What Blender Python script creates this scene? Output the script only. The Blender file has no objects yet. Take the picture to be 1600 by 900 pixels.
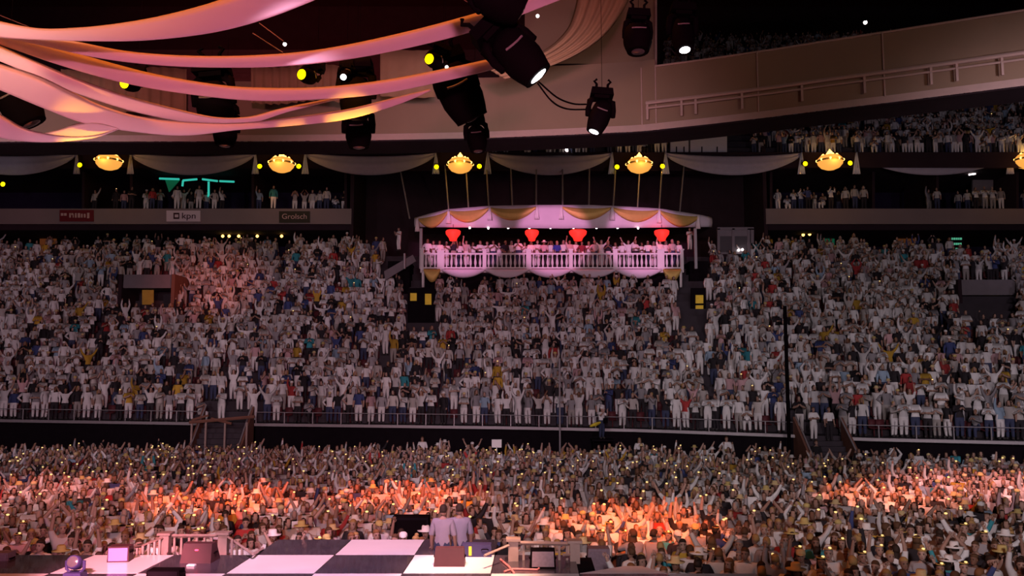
import bpy, bmesh, math, random
import numpy as np
from mathutils import Vector, Matrix

random.seed(7)
rng = np.random.default_rng(7)
scene = bpy.context.scene
COL = scene.collection

# ------------------------------------------------------------------ camera
F = 1340.0
CZ = 5.5
PITCH = math.atan(135 / F)
cam_d = bpy.data.cameras.new('camera')
cam_d.sensor_width = 36.0
cam_d.lens = F / 1600 * 36.0
cam_d.clip_end = 400
cam = bpy.data.objects.new('camera', cam_d)
COL.objects.link(cam)
cam.location = (0, 0, CZ)
cam.rotation_euler = (math.pi / 2 + PITCH, 0, 0)
scene.camera = cam
CP, SP = math.cos(PITCH), math.sin(PITCH)


def ray(px, py):
    u = (px - 800) / F
    v = (450 - py) / F
    return Vector((u, CP - v * SP, SP + v * CP))


def at(px, py, Y):
    """world point seen at a pixel of the photograph at distance Y"""
    d = ray(px, py)
    t = Y / d.y
    return Vector((d.x * t, Y, CZ + d.z * t))


def atz(px, py, z):
    d = ray(px, py)
    t = (z - CZ) / d.z
    return Vector((d.x * t, d.y * t, z))


def proj(p):
    x, y, z = p[0], p[1], p[2] - CZ
    w = y * CP + z * SP
    h = -y * SP + z * CP
    return 800 + F * x / w, 450 - F * h / w


# ------------------------------------------------------------------ world, exposure
world = bpy.data.worlds.new('hall_air')
scene.world = world
world.use_nodes = True
bg = world.node_tree.nodes['Background']
bg.inputs[0].default_value = (0.58, 0.34, 0.60, 1)
bg.inputs[1].default_value = 0.022
vs = scene.view_settings
vs.view_transform = 'Standard'
vs.look = 'None'
vs.exposure = 0.0
vs.gamma = 1.0
vs.use_curve_mapping = False


# ------------------------------------------------------------------ big lights (stage rig and added fills)
def spot(name, loc, target, power, color, angle, blend=0.6, size=0.3):
    l = bpy.data.lights.new(name, 'SPOT')
    l.energy = power
    l.color = color
    l.spot_size = math.radians(angle)
    l.spot_blend = blend
    l.shadow_soft_size = size
    o = bpy.data.objects.new(name, l)
    COL.objects.link(o)
    o.location = loc
    d = Vector(target) - Vector(loc)
    o.rotation_euler = d.to_track_quat('-Z', 'Y').to_euler()
    return o


# wash of the stands from the rig over the floor
for x, tx, k in ((-22, -32, 1.0), (0, 0, 0.9), (20, 28, 0.85)):
    spot('stand_wash_lamp', (x, 20, 13.2), (tx, 61, 9), 4500 * k, (1.0, 0.83, 0.97), 74, 0.8, 1.0)
# low wash of the floor crowd from the stage front
for x, tx in ((-9, -26), (-4, -10), (0, 3), (5, 16), (10, 30)):
    spot('floor_wash_lamp', (x, 1, 8), (tx, 44, 1.6), 9200, (1.0, 0.80, 0.84), 36, 1.0, 0.6)
# orange pools on the floor crowd
POOLS = [(65, 762, 24000, (1.0, 0.28, 0.22), 20), (340, 778, 74000, (1.0, 0.15, 0.05), 15), (630, 772, 74000, (1.0, 0.15, 0.045), 15),
         (990, 815, 80000, (1.0, 0.18, 0.045), 15), (1390, 772, 54000, (1.0, 0.27, 0.15), 14), (1545, 755, 42000, (1.0, 0.36, 0.32), 22)]
for px, py, pw, c, a in POOLS:
    p = atz(px, py, 1.6)
    spot('pool_lamp', (p.x * 0.7, p.y - 13, 21), p, pw, c, a, 1.0, 0.3)
# red patch on the stand
p = at(325, 440, 64)
spot('stand_red_lamp', (-14, 45.5, 15.8), p, 5200, (1.0, 0.20, 0.15), 28, 1.0, 0.3)
# added lilac fill for the swags and suite fronts, which the walkway shades
for x in (-34, -12, 12, 34):
    spot('swag_fill', (x, 45.5, 15.8), (x * 1.15, 69, 20.5), 800, (0.95, 0.74, 0.92), 85, 1.0, 0.4)
# ribbons: lilac from the stage, orange from the rig behind and above
spot('ribbon_lilac_lamp', (1, -6, 8), at(330, 110, 15.5), 11000, (1.0, 0.27, 0.45), 62, 0.8, 0.5)
spot('ribbon_orange_lamp', (-6, 16.6, 23), at(330, 130, 15.5), 5200, (1.0, 0.22, 0.02), 95, 0.8, 0.4)
for (x0, y0, Y0), (x1, y1, Y1), pw, an in (((570, 330, 13.0), (548, 179, 16.4), 2800, 17), ((125, 330, 11.5), (126, 205, 14.4), 1300, 17), ((470, 330, 13.0), (452, 172, 16.4), 900, 10)):
    spot('ribbon_amber_fill', at(x0, y0, Y0), at(x1, y1, Y1), pw, (1.0, 0.42, 0.02), an, 0.9, 0.05)  # added fills for the amber glow on the ribbons, without fixtures
# hanging walkway, warm light from the rig
spot('walkway_lamp', (-10, 8, 12), at(500, 180, 41), 3000, (1.0, 0.52, 0.35), 80, 0.9, 0.5)
spot('walkway_lamp', (14, 8, 12), at(1250, 130, 36), 1500, (1.0, 0.74, 0.58), 70, 0.9, 0.5)
# balcony: pink stage light
for px_ in (725, 865, 1005):
    q_ = at(px_, 372, 63)
    spot('balcony_lamp', (q_.x * 0.8, 46, 15.6), q_, 6800, (1.0, 0.35, 0.72), 21, 0.4, 0.2)
# stage deck
spot('deck_lamp', (-3.5, 12, 15), atz(520, 870, 1.8), 12500, (1.0, 0.55, 0.80), 30, 0.8, 0.3)
spot('deck_lamp', (-6.5, 5.5, 8), atz(185, 893, 1.8), 30000, (1.0, 0.33, 0.42), 15, 0.7, 0.3)
spot('deck_lamp', (0.5, 13, 13), atz(735, 888, 1.8), 17000, (1.0, 0.52, 0.36), 16, 0.7, 0.3)
# added red fill on the upper back wall, to tint its dark maroon
spot('back_wall_red_fill', (-24, 62, 36), (-22, 99, 44), 9000, (1.0, 0.08, 0.05), 110, 1.0, 0.5)



# ------------------------------------------------------------------ materials
MATS = {}


def mat(name, color=(0.8, 0.8, 0.8), rough=0.8, metal=0.0, emit=0.0, ecolor=None, noise=0.0, nscale=4.0, transl=0.0, coat=0.0, use_obj=False, attr=None, sample_emit=True):
    if name in MATS:
        return MATS[name]
    m = bpy.data.materials.new(name)
    m.use_nodes = True
    nt = m.node_tree
    b = nt.nodes['Principled BSDF']
    b.inputs['Roughness'].default_value = rough
    b.inputs['Metallic'].default_value = metal
    b.inputs['Specular IOR Level'].default_value = 0.02 if name in ('black_housing', 'black_cloth') else 0.25
    b.inputs['Coat Weight'].default_value = coat
    c4 = (*color, 1)
    src = None
    if use_obj:
        n = nt.nodes.new('ShaderNodeObjectInfo')
        src = n.outputs['Color']
    elif attr:
        n = nt.nodes.new('ShaderNodeAttribute')
        n.attribute_name = attr
        src = n.outputs['Color']
    if noise > 0:
        tn = nt.nodes.new('ShaderNodeTexNoise')
        tc = nt.nodes.new('ShaderNodeTexCoord')
        tn.inputs['Scale'].default_value = nscale
        tn.inputs['Detail'].default_value = 5
        nt.links.new(tc.outputs['Object'], tn.inputs['Vector'])
        mr = nt.nodes.new('ShaderNodeMapRange')
        mr.inputs['To Min'].default_value = 1 - noise
        mr.inputs['To Max'].default_value = 1 + noise
        nt.links.new(tn.outputs['Fac'], mr.inputs['Value'])
        mx = nt.nodes.new('ShaderNodeVectorMath')
        mx.operation = 'SCALE'
        if src:
            nt.links.new(src, mx.inputs[0])
        else:
            mx.inputs[0].default_value = color
        nt.links.new(mr.outputs['Result'], mx.inputs['Scale'])
        src = mx.outputs['Vector']
        bp = nt.nodes.new('ShaderNodeBump')
        bp.inputs['Strength'].default_value = 0.25
        nt.links.new(tn.outputs['Fac'], bp.inputs['Height'])
        nt.links.new(bp.outputs['Normal'], b.inputs['Normal'])
    if src:
        nt.links.new(src, b.inputs['Base Color'])
    else:
        b.inputs['Base Color'].default_value = c4
    if emit > 0:
        b.inputs['Emission Color'].default_value = (*(ecolor or color), 1)
        b.inputs['Emission Strength'].default_value = emit
    if transl > 0:
        tr = nt.nodes.new('ShaderNodeBsdfTranslucent')
        ms = nt.nodes.new('ShaderNodeMixShader')
        ms.inputs[0].default_value = transl
        if src:
            nt.links.new(src, tr.inputs[0])
        else:
            tr.inputs[0].default_value = c4
        nt.links.new(b.outputs[0], ms.inputs[1])
        nt.links.new(tr.outputs[0], ms.inputs[2])
        nt.links.new(ms.outputs[0], nt.nodes['Material Output'].inputs[0])
    if not sample_emit:
        m.cycles.emission_sampling = 'NONE'
    MATS[name] = m
    return m


M_FLOOR = mat('dark_floor', (0.03, 0.022, 0.025), 0.8, noise=0.3, nscale=2)
M_CONC = mat('terrace_concrete', (0.055, 0.045, 0.055), 0.9, noise=0.25, nscale=1.5)
M_BLACK = mat('black_cloth', (0.010, 0.007, 0.010), 0.95, noise=0.3, nscale=3)
M_DARKWALL = mat('dark_wall', (0.035, 0.018, 0.024), 0.9, noise=0.3, nscale=1)
M_BLUEWALL = mat('dark_blue_wall', (0.022, 0.012, 0.045), 0.9, noise=0.3, nscale=1)
M_GREYWALL = mat('grey_wall', (0.22, 0.19, 0.21), 0.85, noise=0.15, nscale=2)
M_BAND = mat('fascia_paint', (0.26, 0.20, 0.19), 0.7, noise=0.12, nscale=0.6)
M_RAIL = mat('grey_metal', (0.38, 0.35, 0.37), 0.5, 0.3, noise=0.1)
M_CEIL = mat('roof_lining', (0.06, 0.012, 0.014), 0.95, noise=0.4, nscale=0.15)
M_TAN = mat('tan_fabric', (0.42, 0.27, 0.19), 0.9, noise=0.10, nscale=0.7)
M_TANTRIM = mat('pink_trim', (0.75, 0.50, 0.45), 0.8, noise=0.08)
M_BROWNDRAPE = mat('brown_drape', (0.62, 0.36, 0.22), 0.85, noise=0.12, nscale=2, transl=0.2)
M_RIBBON = mat('ribbon_fabric', (0.88, 0.74, 0.76), 0.75, noise=0.05, nscale=1.5, transl=0.38)
M_SWAG = mat('grey_voile', (0.64, 0.57, 0.64), 0.85, noise=0.10, nscale=2.5, transl=0.15)
M_WHITECLOTH = mat('white_cloth', (0.80, 0.76, 0.76), 0.85, noise=0.06)
M_GOLD = mat('gold_cloth', (0.72, 0.48, 0.14), 0.5, 0.2, noise=0.15, nscale=3)
M_LILAC = mat('canopy_cloth', (0.78, 0.70, 0.78), 0.8, noise=0.06, nscale=1.5)
M_WHITE = mat('white_paint', (0.82, 0.78, 0.80), 0.5, noise=0.05)
M_BLKMETAL = mat('black_housing', (0.005, 0.003, 0.004), 0.75, noise=0.2)
M_GLINT = mat('handle_glint', (0.22, 0.19, 0.18), 0.5)  # pale tone paints the reflection on the lamp handles
M_TILEW = mat('white_marble', (0.85, 0.80, 0.83), 0.25, noise=0.10, nscale=1.2, coat=0.3)
M_TILEK = mat('black_marble', (0.055, 0.045, 0.06), 0.22, noise=0.5, nscale=1.5, coat=0.3)
M_WOOD = mat('weathered_wood', (0.36, 0.26, 0.23), 0.7, noise=0.25, nscale=6)
M_BROWNWALL = mat('brown_panel', (0.22, 0.10, 0.07), 0.7, noise=0.2, nscale=2)
M_CASE = mat('dark_red_case', (0.07, 0.026, 0.03), 0.5, noise=0.2)
M_GRILLE = mat('speaker_grille', (0.20, 0.15, 0.19), 0.6, noise=0.3, nscale=20)
M_SEAT = mat('red_seat', (0.10, 0.022, 0.028), 0.6, noise=0.2)
M_RED = mat('red_lantern', (0.8, 0.03, 0.02), 0.6, emit=1.0, ecolor=(1.0, 0.03, 0.02))
M_GLOWY = mat('warm_bulb', (1.0, 0.75, 0.25), 0.4, emit=4.0, ecolor=(1.0, 0.58, 0.12))
M_GLASSY = mat('amber_glass', (0.8, 0.4, 0.15), 0.4, emit=0.95, ecolor=(1.0, 0.42, 0.07))
M_LENSW = mat('white_lens', (1, 1, 1), 0.2, emit=14.0, ecolor=(1.0, 0.95, 1.0))
M_LENSY = mat('yellow_lens', (1, 0.9, 0.1), 0.2, emit=3.0, ecolor=(1.0, 0.72, 0.0))
M_DOTW = mat('small_white_lamp', (1, 1, 1), 0.2, emit=5.0, ecolor=(1.0, 0.85, 0.85))
M_SCREEN = mat('blue_screen', (0.1, 0.08, 0.3), 0.3, emit=0.10, ecolor=(0.35, 0.22, 0.9))
M_SCREENW = mat('white_screen', (1, 0.9, 0.85), 0.3, emit=1.0, ecolor=(1.0, 0.72, 0.62))
M_LEDG = mat('green_led', (0.2, 0.8, 0.5), 0.3, emit=0.35, ecolor=(0.16, 0.85, 0.50))
M_TEAL = mat('teal_neon', (0.1, 0.8, 0.7), 0.3, emit=0.55, ecolor=(0.05, 0.80, 0.62))
M_GREENW = mat('green_panel', (0.02, 0.22, 0.12), 0.6, emit=0.05, ecolor=(0.02, 0.8, 0.35))
M_POSTER = mat('yellow_poster_glow', (0.8, 0.55, 0.05), 0.6, emit=0.10, ecolor=(0.95, 0.55, 0.04), noise=0.3, nscale=2)  # emission stands in for light falling on the posters
M_POSTERD = mat('yellow_poster_dim', (0.45, 0.28, 0.05), 0.6, emit=0.02, ecolor=(0.95, 0.55, 0.04), noise=0.3, nscale=2)  # darker copy of the poster, its weaker light put into the colour
M_ORANGEW = mat('orange_wall_glow', (0.45, 0.16, 0.05), 0.8, emit=0.025, ecolor=(0.9, 0.3, 0.06), noise=0.2)  # faint emission stands in for light on the walls and doorways
M_SIGNRED = mat('sign_red', (0.17, 0.014, 0.02), 0.6)
M_SIGNWHITE = mat('sign_white', (0.75, 0.62, 0.64), 0.6)
M_SIGNGREEN = mat('sign_dark_green', (0.04, 0.035, 0.02), 0.6)
M_INKD = mat('ink_dark', (0.05, 0.01, 0.015), 0.6)
M_INKL = mat('ink_light', (0.62, 0.42, 0.38), 0.6)
M_YELLOW = mat('yellow_plastic', (0.75, 0.62, 0.05), 0.5)
M_LAPTOP = mat('purple_screen', (0.3, 0.2, 0.5), 0.3, emit=0.22, ecolor=(0.5, 0.25, 0.9))
M_REDLED = mat('red_led', (1, 0.05, 0.1), 0.3, emit=4.0, ecolor=(1, 0.05, 0.12))
M_GLASS = mat('smoked_glass', (0.10, 0.09, 0.10), 0.15, coat=0.5)
M_PCLOTH = mat('person_cloth', use_obj=True, rough=0.9, noise=0.10, nscale=6)
M_PSKIN = mat('person_skin', use_obj=True, rough=0.6)
M_PHAIR = mat('person_hair', use_obj=True, rough=0.7, noise=0.25, nscale=14)
M_EYE = mat('eye_dark', (0.02, 0.012, 0.01), 0.3)
M_LIP = mat('lip', (0.42, 0.12, 0.10), 0.5)
M_CROWD = mat('crowd_colours', attr='col', rough=0.85)
M_GLOWBAND = mat('glow_band', (0.9, 0.7, 0.15), 0.4, emit=1.1, ecolor=(1.0, 0.72, 0.28), sample_emit=False)


# ------------------------------------------------------------------ mesh builder
class MB:
    def __init__(s):
        s.v, s.f, s.m = [], [], []
        s.mats = []

    def _mi(s, m):
        if m is None:
            return 0
        if m not in s.mats:
            s.mats.append(m)
        return s.mats.index(m)

    def add(s, vs_, fs_, m=None):
        o = len(s.v)
        s.v += [tuple(p) for p in vs_]
        s.f += [tuple(i + o for i in f) for f in fs_]
        k = s._mi(m)
        s.m += [k] * len(fs_)
        return s

    def box(s, c, size, m=None, rot=None, taper=1.0):
        x, y, z = size[0] / 2, size[1] / 2, size[2] / 2
        vs_ = []
        for sz in (-1, 1):
            k = taper if sz > 0 else 1.0
            for sx, sy in ((-1, -1), (1, -1), (1, 1), (-1, 1)):
                p = Vector((sx * x * k, sy * y * k, sz * z))
                if rot is not None:
                    p = rot @ p
                vs_.append(p + Vector(c))
        return s.add(vs_, [(3, 2, 1, 0), (4, 5, 6, 7), (0, 1, 5, 4), (1, 2, 6, 5), (2, 3, 7, 6), (3, 0, 4, 7)], m)

    def hexa(s, bottom, top, m=None):
        """closed block between two quads"""
        return s.add(list(bottom) + list(top), [(3, 2, 1, 0), (4, 5, 6, 7), (0, 1, 5, 4), (1, 2, 6, 5), (2, 3, 7, 6), (3, 0, 4, 7)], m)

    def lathe(s, prof, n=12, c=(0, 0, 0), rot=None, m=None, cap=True):
        vs_ = []
        for r, z in prof:
            for k in range(n):
                a = 2 * math.pi * k / n
                p = Vector((r * math.cos(a), r * math.sin(a), z))
                if rot is not None:
                    p = rot @ p
                vs_.append(p + Vector(c))
        fs_ = []
        for i in range(len(prof) - 1):
            for k in range(n):
                k2 = (k + 1) % n
                fs_.append((i * n + k, i * n + k2, (i + 1) * n + k2, (i + 1) * n + k))
        if cap:
            fs_.append(tuple(range(n - 1, -1, -1)))
            q = (len(prof) - 1) * n
            fs_.append(tuple(range(q, q + n)))
        return s.add(vs_, fs_, m)

    def tube(s, pts, r, n=6, m=None):
        pts = [Vector(p) for p in pts]
        vs_ = []
        for i, p in enumerate(pts):
            d = (pts[min(i + 1, len(pts) - 1)] - pts[max(i - 1, 0)]).normalized()
            a = Vector((0, 0, 1)) if abs(d.z) < 0.9 else Vector((0, 1, 0))
            u = d.cross(a).normalized()
            w = d.cross(u)
            rr = r[i] if isinstance(r, (list, tuple)) else r
            for k in range(n):
                t = 2 * math.pi * k / n
                vs_.append(p + (u * math.cos(t) + w * math.sin(t)) * rr)
        fs_ = []
        for i in range(len(pts) - 1):
            for k in range(n):
                k2 = (k + 1) % n
                fs_.append((i * n + k, (i + 1) * n + k, (i + 1) * n + k2, i * n + k2))
        fs_.append(tuple(range(n)))
        q = (len(pts) - 1) * n
        fs_.append(tuple(range(q + n - 1, q - 1, -1)))
        return s.add(vs_, fs_, m)

    def sphere(s, c, r, nu=10, nv=6, m=None, sc=(1, 1, 1)):
        prof = [(max(1e-4, r * math.sin(math.pi * i / nv)), -r * math.cos(math.pi * i / nv)) for i in range(nv + 1)]
        o = len(s.v)
        s.lathe(prof, nu, (0, 0, 0), None, m)
        for i in range(o, len(s.v)):
            x, y, z = s.v[i]
            s.v[i] = (x * sc[0] + c[0], y * sc[1] + c[1], z * sc[2] + c[2])
        return s

    def grid(s, P, m=None, thick=0.0):
        """P: rows of points; with thickness it becomes a closed slab"""
        R, C = len(P), len(P[0])
        P = [[Vector(p) for p in row] for row in P]
        vs_ = [p for row in P for p in row]
        fs_ = [(i * C + j, i * C + j + 1, (i + 1) * C + j + 1, (i + 1) * C + j) for i in range(R - 1) for j in range(C - 1)]
        if thick > 0:
            nv = len(vs_)
            back = []
            for i in range(R):
                for j in range(C):
                    a = P[min(i + 1, R - 1)][j] - P[max(i - 1, 0)][j]
                    b = P[i][min(j + 1, C - 1)] - P[i][max(j - 1, 0)]
                    nrm = a.cross(b)
                    nrm = nrm.normalized() if nrm.length > 1e-9 else Vector((0, 1, 0))
                    back.append(P[i][j] + nrm * thick)
            vs_ += back
            fs_ += [tuple(nv + k for k in reversed(f)) for f in fs_]
            rim = [(0, j) for j in range(C)] + [(i, C - 1) for i in range(1, R)] + [(R - 1, j) for j in range(C - 2, -1, -1)] + [(i, 0) for i in range(R - 2, 0, -1)]
            ids = [i * C + j for i, j in rim]
            for k in range(len(ids)):
                a, b = ids[k], ids[(k + 1) % len(ids)]
                fs_.append((b, a, a + nv, b + nv))
        return s.add(vs_, fs_, m)

    def mesh(s, name, m=None, smooth=False):
        me = bpy.data.meshes.new(name)
        me.from_pydata(s.v, [], s.f)
        ms = s.mats if s.mats else [m]
        for x in ms:
            me.materials.append(x)
        if s.mats:
            me.polygons.foreach_set('material_index', s.m)
        if smooth:
            me.polygons.foreach_set('use_smooth', [True] * len(me.polygons))
        me.update()
        return me

    def build(s, name, m=None, parent=None, smooth=False):
        return link(name, s.mesh(name, m, smooth), parent)


def link(name, data, parent=None):
    o = bpy.data.objects.new(name, data)
    COL.objects.link(o)
    if parent is not None:
        o.parent = parent
        pm = WORLD.get(parent.name)
        if pm is not None:
            o.matrix_parent_inverse = pm.inverted()
    return o


WORLD = {}


def empty(name, loc, label=None, cat=None, group=None, rot=None):
    o = bpy.data.objects.new(name, None)
    o.empty_display_size = 0.2
    COL.objects.link(o)
    o.location = loc
    m = Matrix.Translation(Vector(loc))
    if rot is not None:
        o.rotation_euler = rot.to_euler()
        m = m @ rot.to_4x4()
    WORLD[o.name] = m       # parts are written in world coordinates
    if label:
        tag(o, label, cat, group)
    return o


def lempty(name, loc, label=None, cat=None, group=None, rot=None, scale=1.0):
    """parts written in local coordinates"""
    o = bpy.data.objects.new(name, None)
    o.empty_display_size = 0.2
    COL.objects.link(o)
    o.location = loc
    if rot is not None:
        o.rotation_euler = rot.to_euler()
    o.scale = (scale,) * 3
    if label:
        tag(o, label, cat, group)
    return o


def tag(o, label=None, cat=None, group=None, kind=None):
    if label:
        o['label'] = label
    if cat:
        o['category'] = cat
    if group:
        o['group'] = group
    if kind:
        o['kind'] = kind
    return o


def struct(name, mb, m=None, smooth=False, label=None):
    o = mb.build(name, m, None, smooth)
    o['kind'] = 'structure'
    if label:
        o['label'] = label
    return o


def lerp_pts(pts, x):
    """interpolate a list of tuples sorted by first element"""
    if x <= pts[0][0]:
        a, b = pts[0], pts[1]
    elif x >= pts[-1][0]:
        a, b = pts[-2], pts[-1]
    else:
        for a, b in zip(pts, pts[1:]):
            if a[0] <= x <= b[0]:
                break
    t = (x - a[0]) / (b[0] - a[0])
    return [a[i] + (b[i] - a[i]) * t for i in range(1, len(a))]


def smooth_pts(pts, n):
    """Catmull-Rom through 2D points, n samples"""
    P = [Vector((p[0], p[1])) for p in pts]
    out = []
    m = len(P) - 1
    for k in range(n):
        t = k / (n - 1) * m
        i = min(int(t), m - 1)
        u = t - i
        p0 = P[max(i - 1, 0)]
        p1 = P[i]
        p2 = P[i + 1]
        p3 = P[min(i + 2, m)]
        out.append(0.5 * ((2 * p1) + (p2 - p0) * u + (2 * p0 - 5 * p1 + 4 * p2 - p3) * u * u + (3 * p1 - p0 - 3 * p2 + p3) * u ** 3))
    return out


def quad_box(name, px0, px1, py0, py1, Y, depth, m, parent=None):
    a, b, c, d = at(px0, py1, Y), at(px1, py1, Y), at(px1, py0, Y), at(px0, py0, Y)
    mb = MB()
    off = Vector((0, depth, 0))
    mb.hexa([a, b, b + off, a + off], [d, c, c + off, d + off])
    return mb.build(name, m, parent)


# ------------------------------------------------------------------ SETTING
mb = MB()
mb.box((0, 40, -0.1), (180, 130, 0.2))
struct('floor', mb, M_FLOOR)
mb = MB()
mb.box((0, 45, 50), (200, 150, 0.4))
struct('ceiling', mb, M_CEIL)
mb = MB()
mb.box((0, 100, 25), (200, 0.4, 52))
struct('wall_back', mb, M_DARKWALL)
mb = MB()
mb.box((-85, 45, 25), (0.4, 120, 52))
struct('wall_left', mb, M_DARKWALL)
mb = MB()
mb.box((85, 45, 25), (0.4, 120, 52))
struct('wall_right', mb, M_DARKWALL)

FRONT = [(-120, 652, 54.5), (0, 654, 54), (400, 660, 52), (800, 665, 50.5), (1000, 669, 49.5), (1230, 677, 47), (1330, 682, 46), (1600, 688, 43.5), (1720, 690, 42.5)]
TOP = [(-120, 402, 71), (0, 402, 71), (400, 401, 70), (800, 400, 69), (1200, 402, 68), (1600, 404, 64.5), (1720, 405, 63)]
NR = 21


def terr(u, v):
    py, Y = lerp_pts(FRONT, u)
    a = at(u, py, Y)
    py, Y = lerp_pts(TOP, u)
    b = at(u, py, Y)
    return a.lerp(b, v)


US = [-120 + 20 * k for k in range(93)]
GAP_L = (318, 402)
GAP_R = (1238, 1312)


def in_gap(u):
    return GAP_L[0] < u < GAP_L[1] or GAP_R[0] < u < GAP_R[1]


CV = 0.70          # the middle block ends below the balcony


def vmax_at(u):
    return CV if 632 < u < 1112 else 1.0


mb = MB()
rows = []
segs = [US[:]]
P = []
for i in range(NR):
    lo, hi = [], []
    for u in US:
        p0, p1 = terr(u, i / NR), terr(u, (i + 1) / NR)
        lo.append((p0.x, p0.y, p0.z))
        hi.append((p1.x, p1.y, p0.z))
    P.append(lo)
    P.append(hi)
P.append([tuple(terr(u, 1)) for u in US])
P.append([tuple(terr(u, 1) + Vector((0, 9, 0))) for u in US])
mb.grid(P)
struct('seating_terrace', mb, M_CONC)

# front wall of the stand, with two openings for stairs
k = 0
for u0, u1 in ((-120, 318), (402, 1238), (1312, 1720)):
    n = max(2, int((u1 - u0) / 40))
    pts = [terr(u0 + (u1 - u0) * i / n, 0) for i in range(n + 1)]
    mb = MB()
    mb.grid([[(p.x, p.y - 0.35, 0) for p in pts], [(p.x, p.y - 0.35, p.z - 0.02) for p in pts]], None, -0.2)
    o = struct('wall_front' if k == 0 else 'wall_front', mb, M_BLACK)
    mb = MB()
    mb.grid([[(p.x, p.y - 0.62, p.z - 0.02) for p in pts], [(p.x, p.y - 0.12, p.z - 0.02) for p in pts]], None, 0.16)
    o = struct('trim_%d' % (k + 1), mb, M_RAIL)
    # low glass fence on the edge
    t = empty('glass_fence', pts[0], ['low grey fence along the stand edge left of the wooden stair ramp', 'low grey fence along the stand edge below the middle block', 'low grey fence along the stand edge right of the brown stairwell'][k], 'fence')
    mbr = MB()
    mbr.tube([(p.x, p.y - 0.25, p.z + 0.62) for p in pts], 0.025)
    mbr.build('handrail', M_RAIL, t)
    postme = None
    L = (pts[-1] - pts[0]).length
    np_ = int(L / 1.6)
    for j in range(np_ + 1):
        u = u0 + (u1 - u0) * j / np_
        p = terr(u, 0)
        if postme is None:
            postme = MB().box((0, 0, 0.3), (0.05, 0.05, 0.64)).mesh('post', M_RAIL)
        o = link('post', postme, t)
        o.location = (p.x, p.y - 0.25, p.z)
    k += 1

# dark centre recess and the concourse / suite shell
def shell(name, px0, px1, py0, py1, Y0, Y1, m):
    o = quad_box(name, px0, px1, py0, py1, Y0, Y1 - Y0, m)
    o['kind'] = 'structure'
    return o


mb = MB()
mb.box((0, 80.0, 19), (170, 0.3, 12))
struct('wall_concourse', mb, M_BLUEWALL)


def band(name, px0, px1, zt, zb, Y, depth, m, kindn='structure'):
    a, b = at(px0, 340, Y), at(px1, 340, Y)
    mb = MB()
    mb.hexa([(a.x, Y, zb), (b.x, Y, zb), (b.x, Y + depth, zb), (a.x, Y + depth, zb)], [(a.x, Y, zt), (b.x, Y, zt), (b.x, Y + depth, zt), (a.x, Y + depth, zt)])
    o = mb.build(name, m)
    o['kind'] = kindn
    return o


YS = 70.0


def zpy(py, Y):
    return at(800, py, Y).z


ZB1, ZB0, ZB2 = zpy(326, YS), zpy(350, YS), zpy(358, YS)
ZSU = zpy(298, 71.5) - 1.72
for px0, px1, nm in ((-140, 549, 'left'), (1197, 1740, 'right')):
    band('trim_suite_' + nm, px0, px1, ZB1, ZB0, YS, 0.25, M_BAND)
    band('floor_suite_' + nm, px0, px1, ZSU, ZB2, YS + 0.5, 9.4, M_DARKWALL)
    band('ceiling_suite_' + nm, px0, px1, zpy(240, 70) - 0.02, zpy(262, YS), YS + 0.4, 9.4, M_DARKWALL)
# side walls of the centre recess
for px, nm in ((549, 'recess_left'), (1197, 'recess_right')):
    a = at(px, 340, YS)
    mb = MB()
    mb.box((a.x, YS + 4.8, 20), (0.3, 9.4, 9))
    struct('wall_' + nm, mb, M_DARKWALL)
# beam across the centre recess under the upper tier, carrying the hangers
band('trim_beam', 549, 1197, zpy(240, 70) - 0.02, zpy(266, 70), 70.2, 1.2, M_DARKWALL)
a0, a1 = at(549, 340, 76), at(1197, 340, 76)
mb = MB()
mb.box(((a0.x + a1.x) / 2, 76.2, 19), (a1.x - a0.x, 0.3, 11))
struct('wall_recess_back', mb, M_DARKWALL)
mb = MB()
# centre recess: black blocks standing in for the dark voids flanking the middle block
for (px0, px1, py0, py1, nm) in ((606, 640, 408, 470, 'dark_void_left'), (1078, 1106, 408, 470, 'dark_void_right')):
    o = quad_box('wall_' + nm, px0, px1, py0, py1, 65.0, 3.0, M_BLACK)
    o['kind'] = 'structure'

# upper tier
NU = 22


def upper(u, v):
    Y0 = 70.0 if u < 1200 else 70.0 - (u - 1200) * 0.006
    a = at(u, 241, Y0)
    b = a + Vector((a.x * 0.12, 22, 18))
    return a.lerp(b, v)


P = []
for i in range(NU):
    lo, hi = [], []
    for u in US:
        p0, p1 = upper(u, i / NU), upper(u, (i + 1) / NU)
        lo.append((p0.x, p0.y, p0.z))
        hi.append((p1.x, p1.y, p0.z))
    P += [lo, hi]
mb = MB()
mb.grid(P)
struct('upper_seating_terrace', mb, M_CONC)
# parapet of the upper tier
pts = [upper(u, 0) for u in US]
mb = MB()
mb.grid([[(p.x, p.y - 0.1, p.z - 1.15) for p in pts], [(p.x, p.y - 0.1, p.z + 0.15) for p in pts]], None, -0.3)
struct('trim_parapet', mb, M_DARKWALL)

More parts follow.
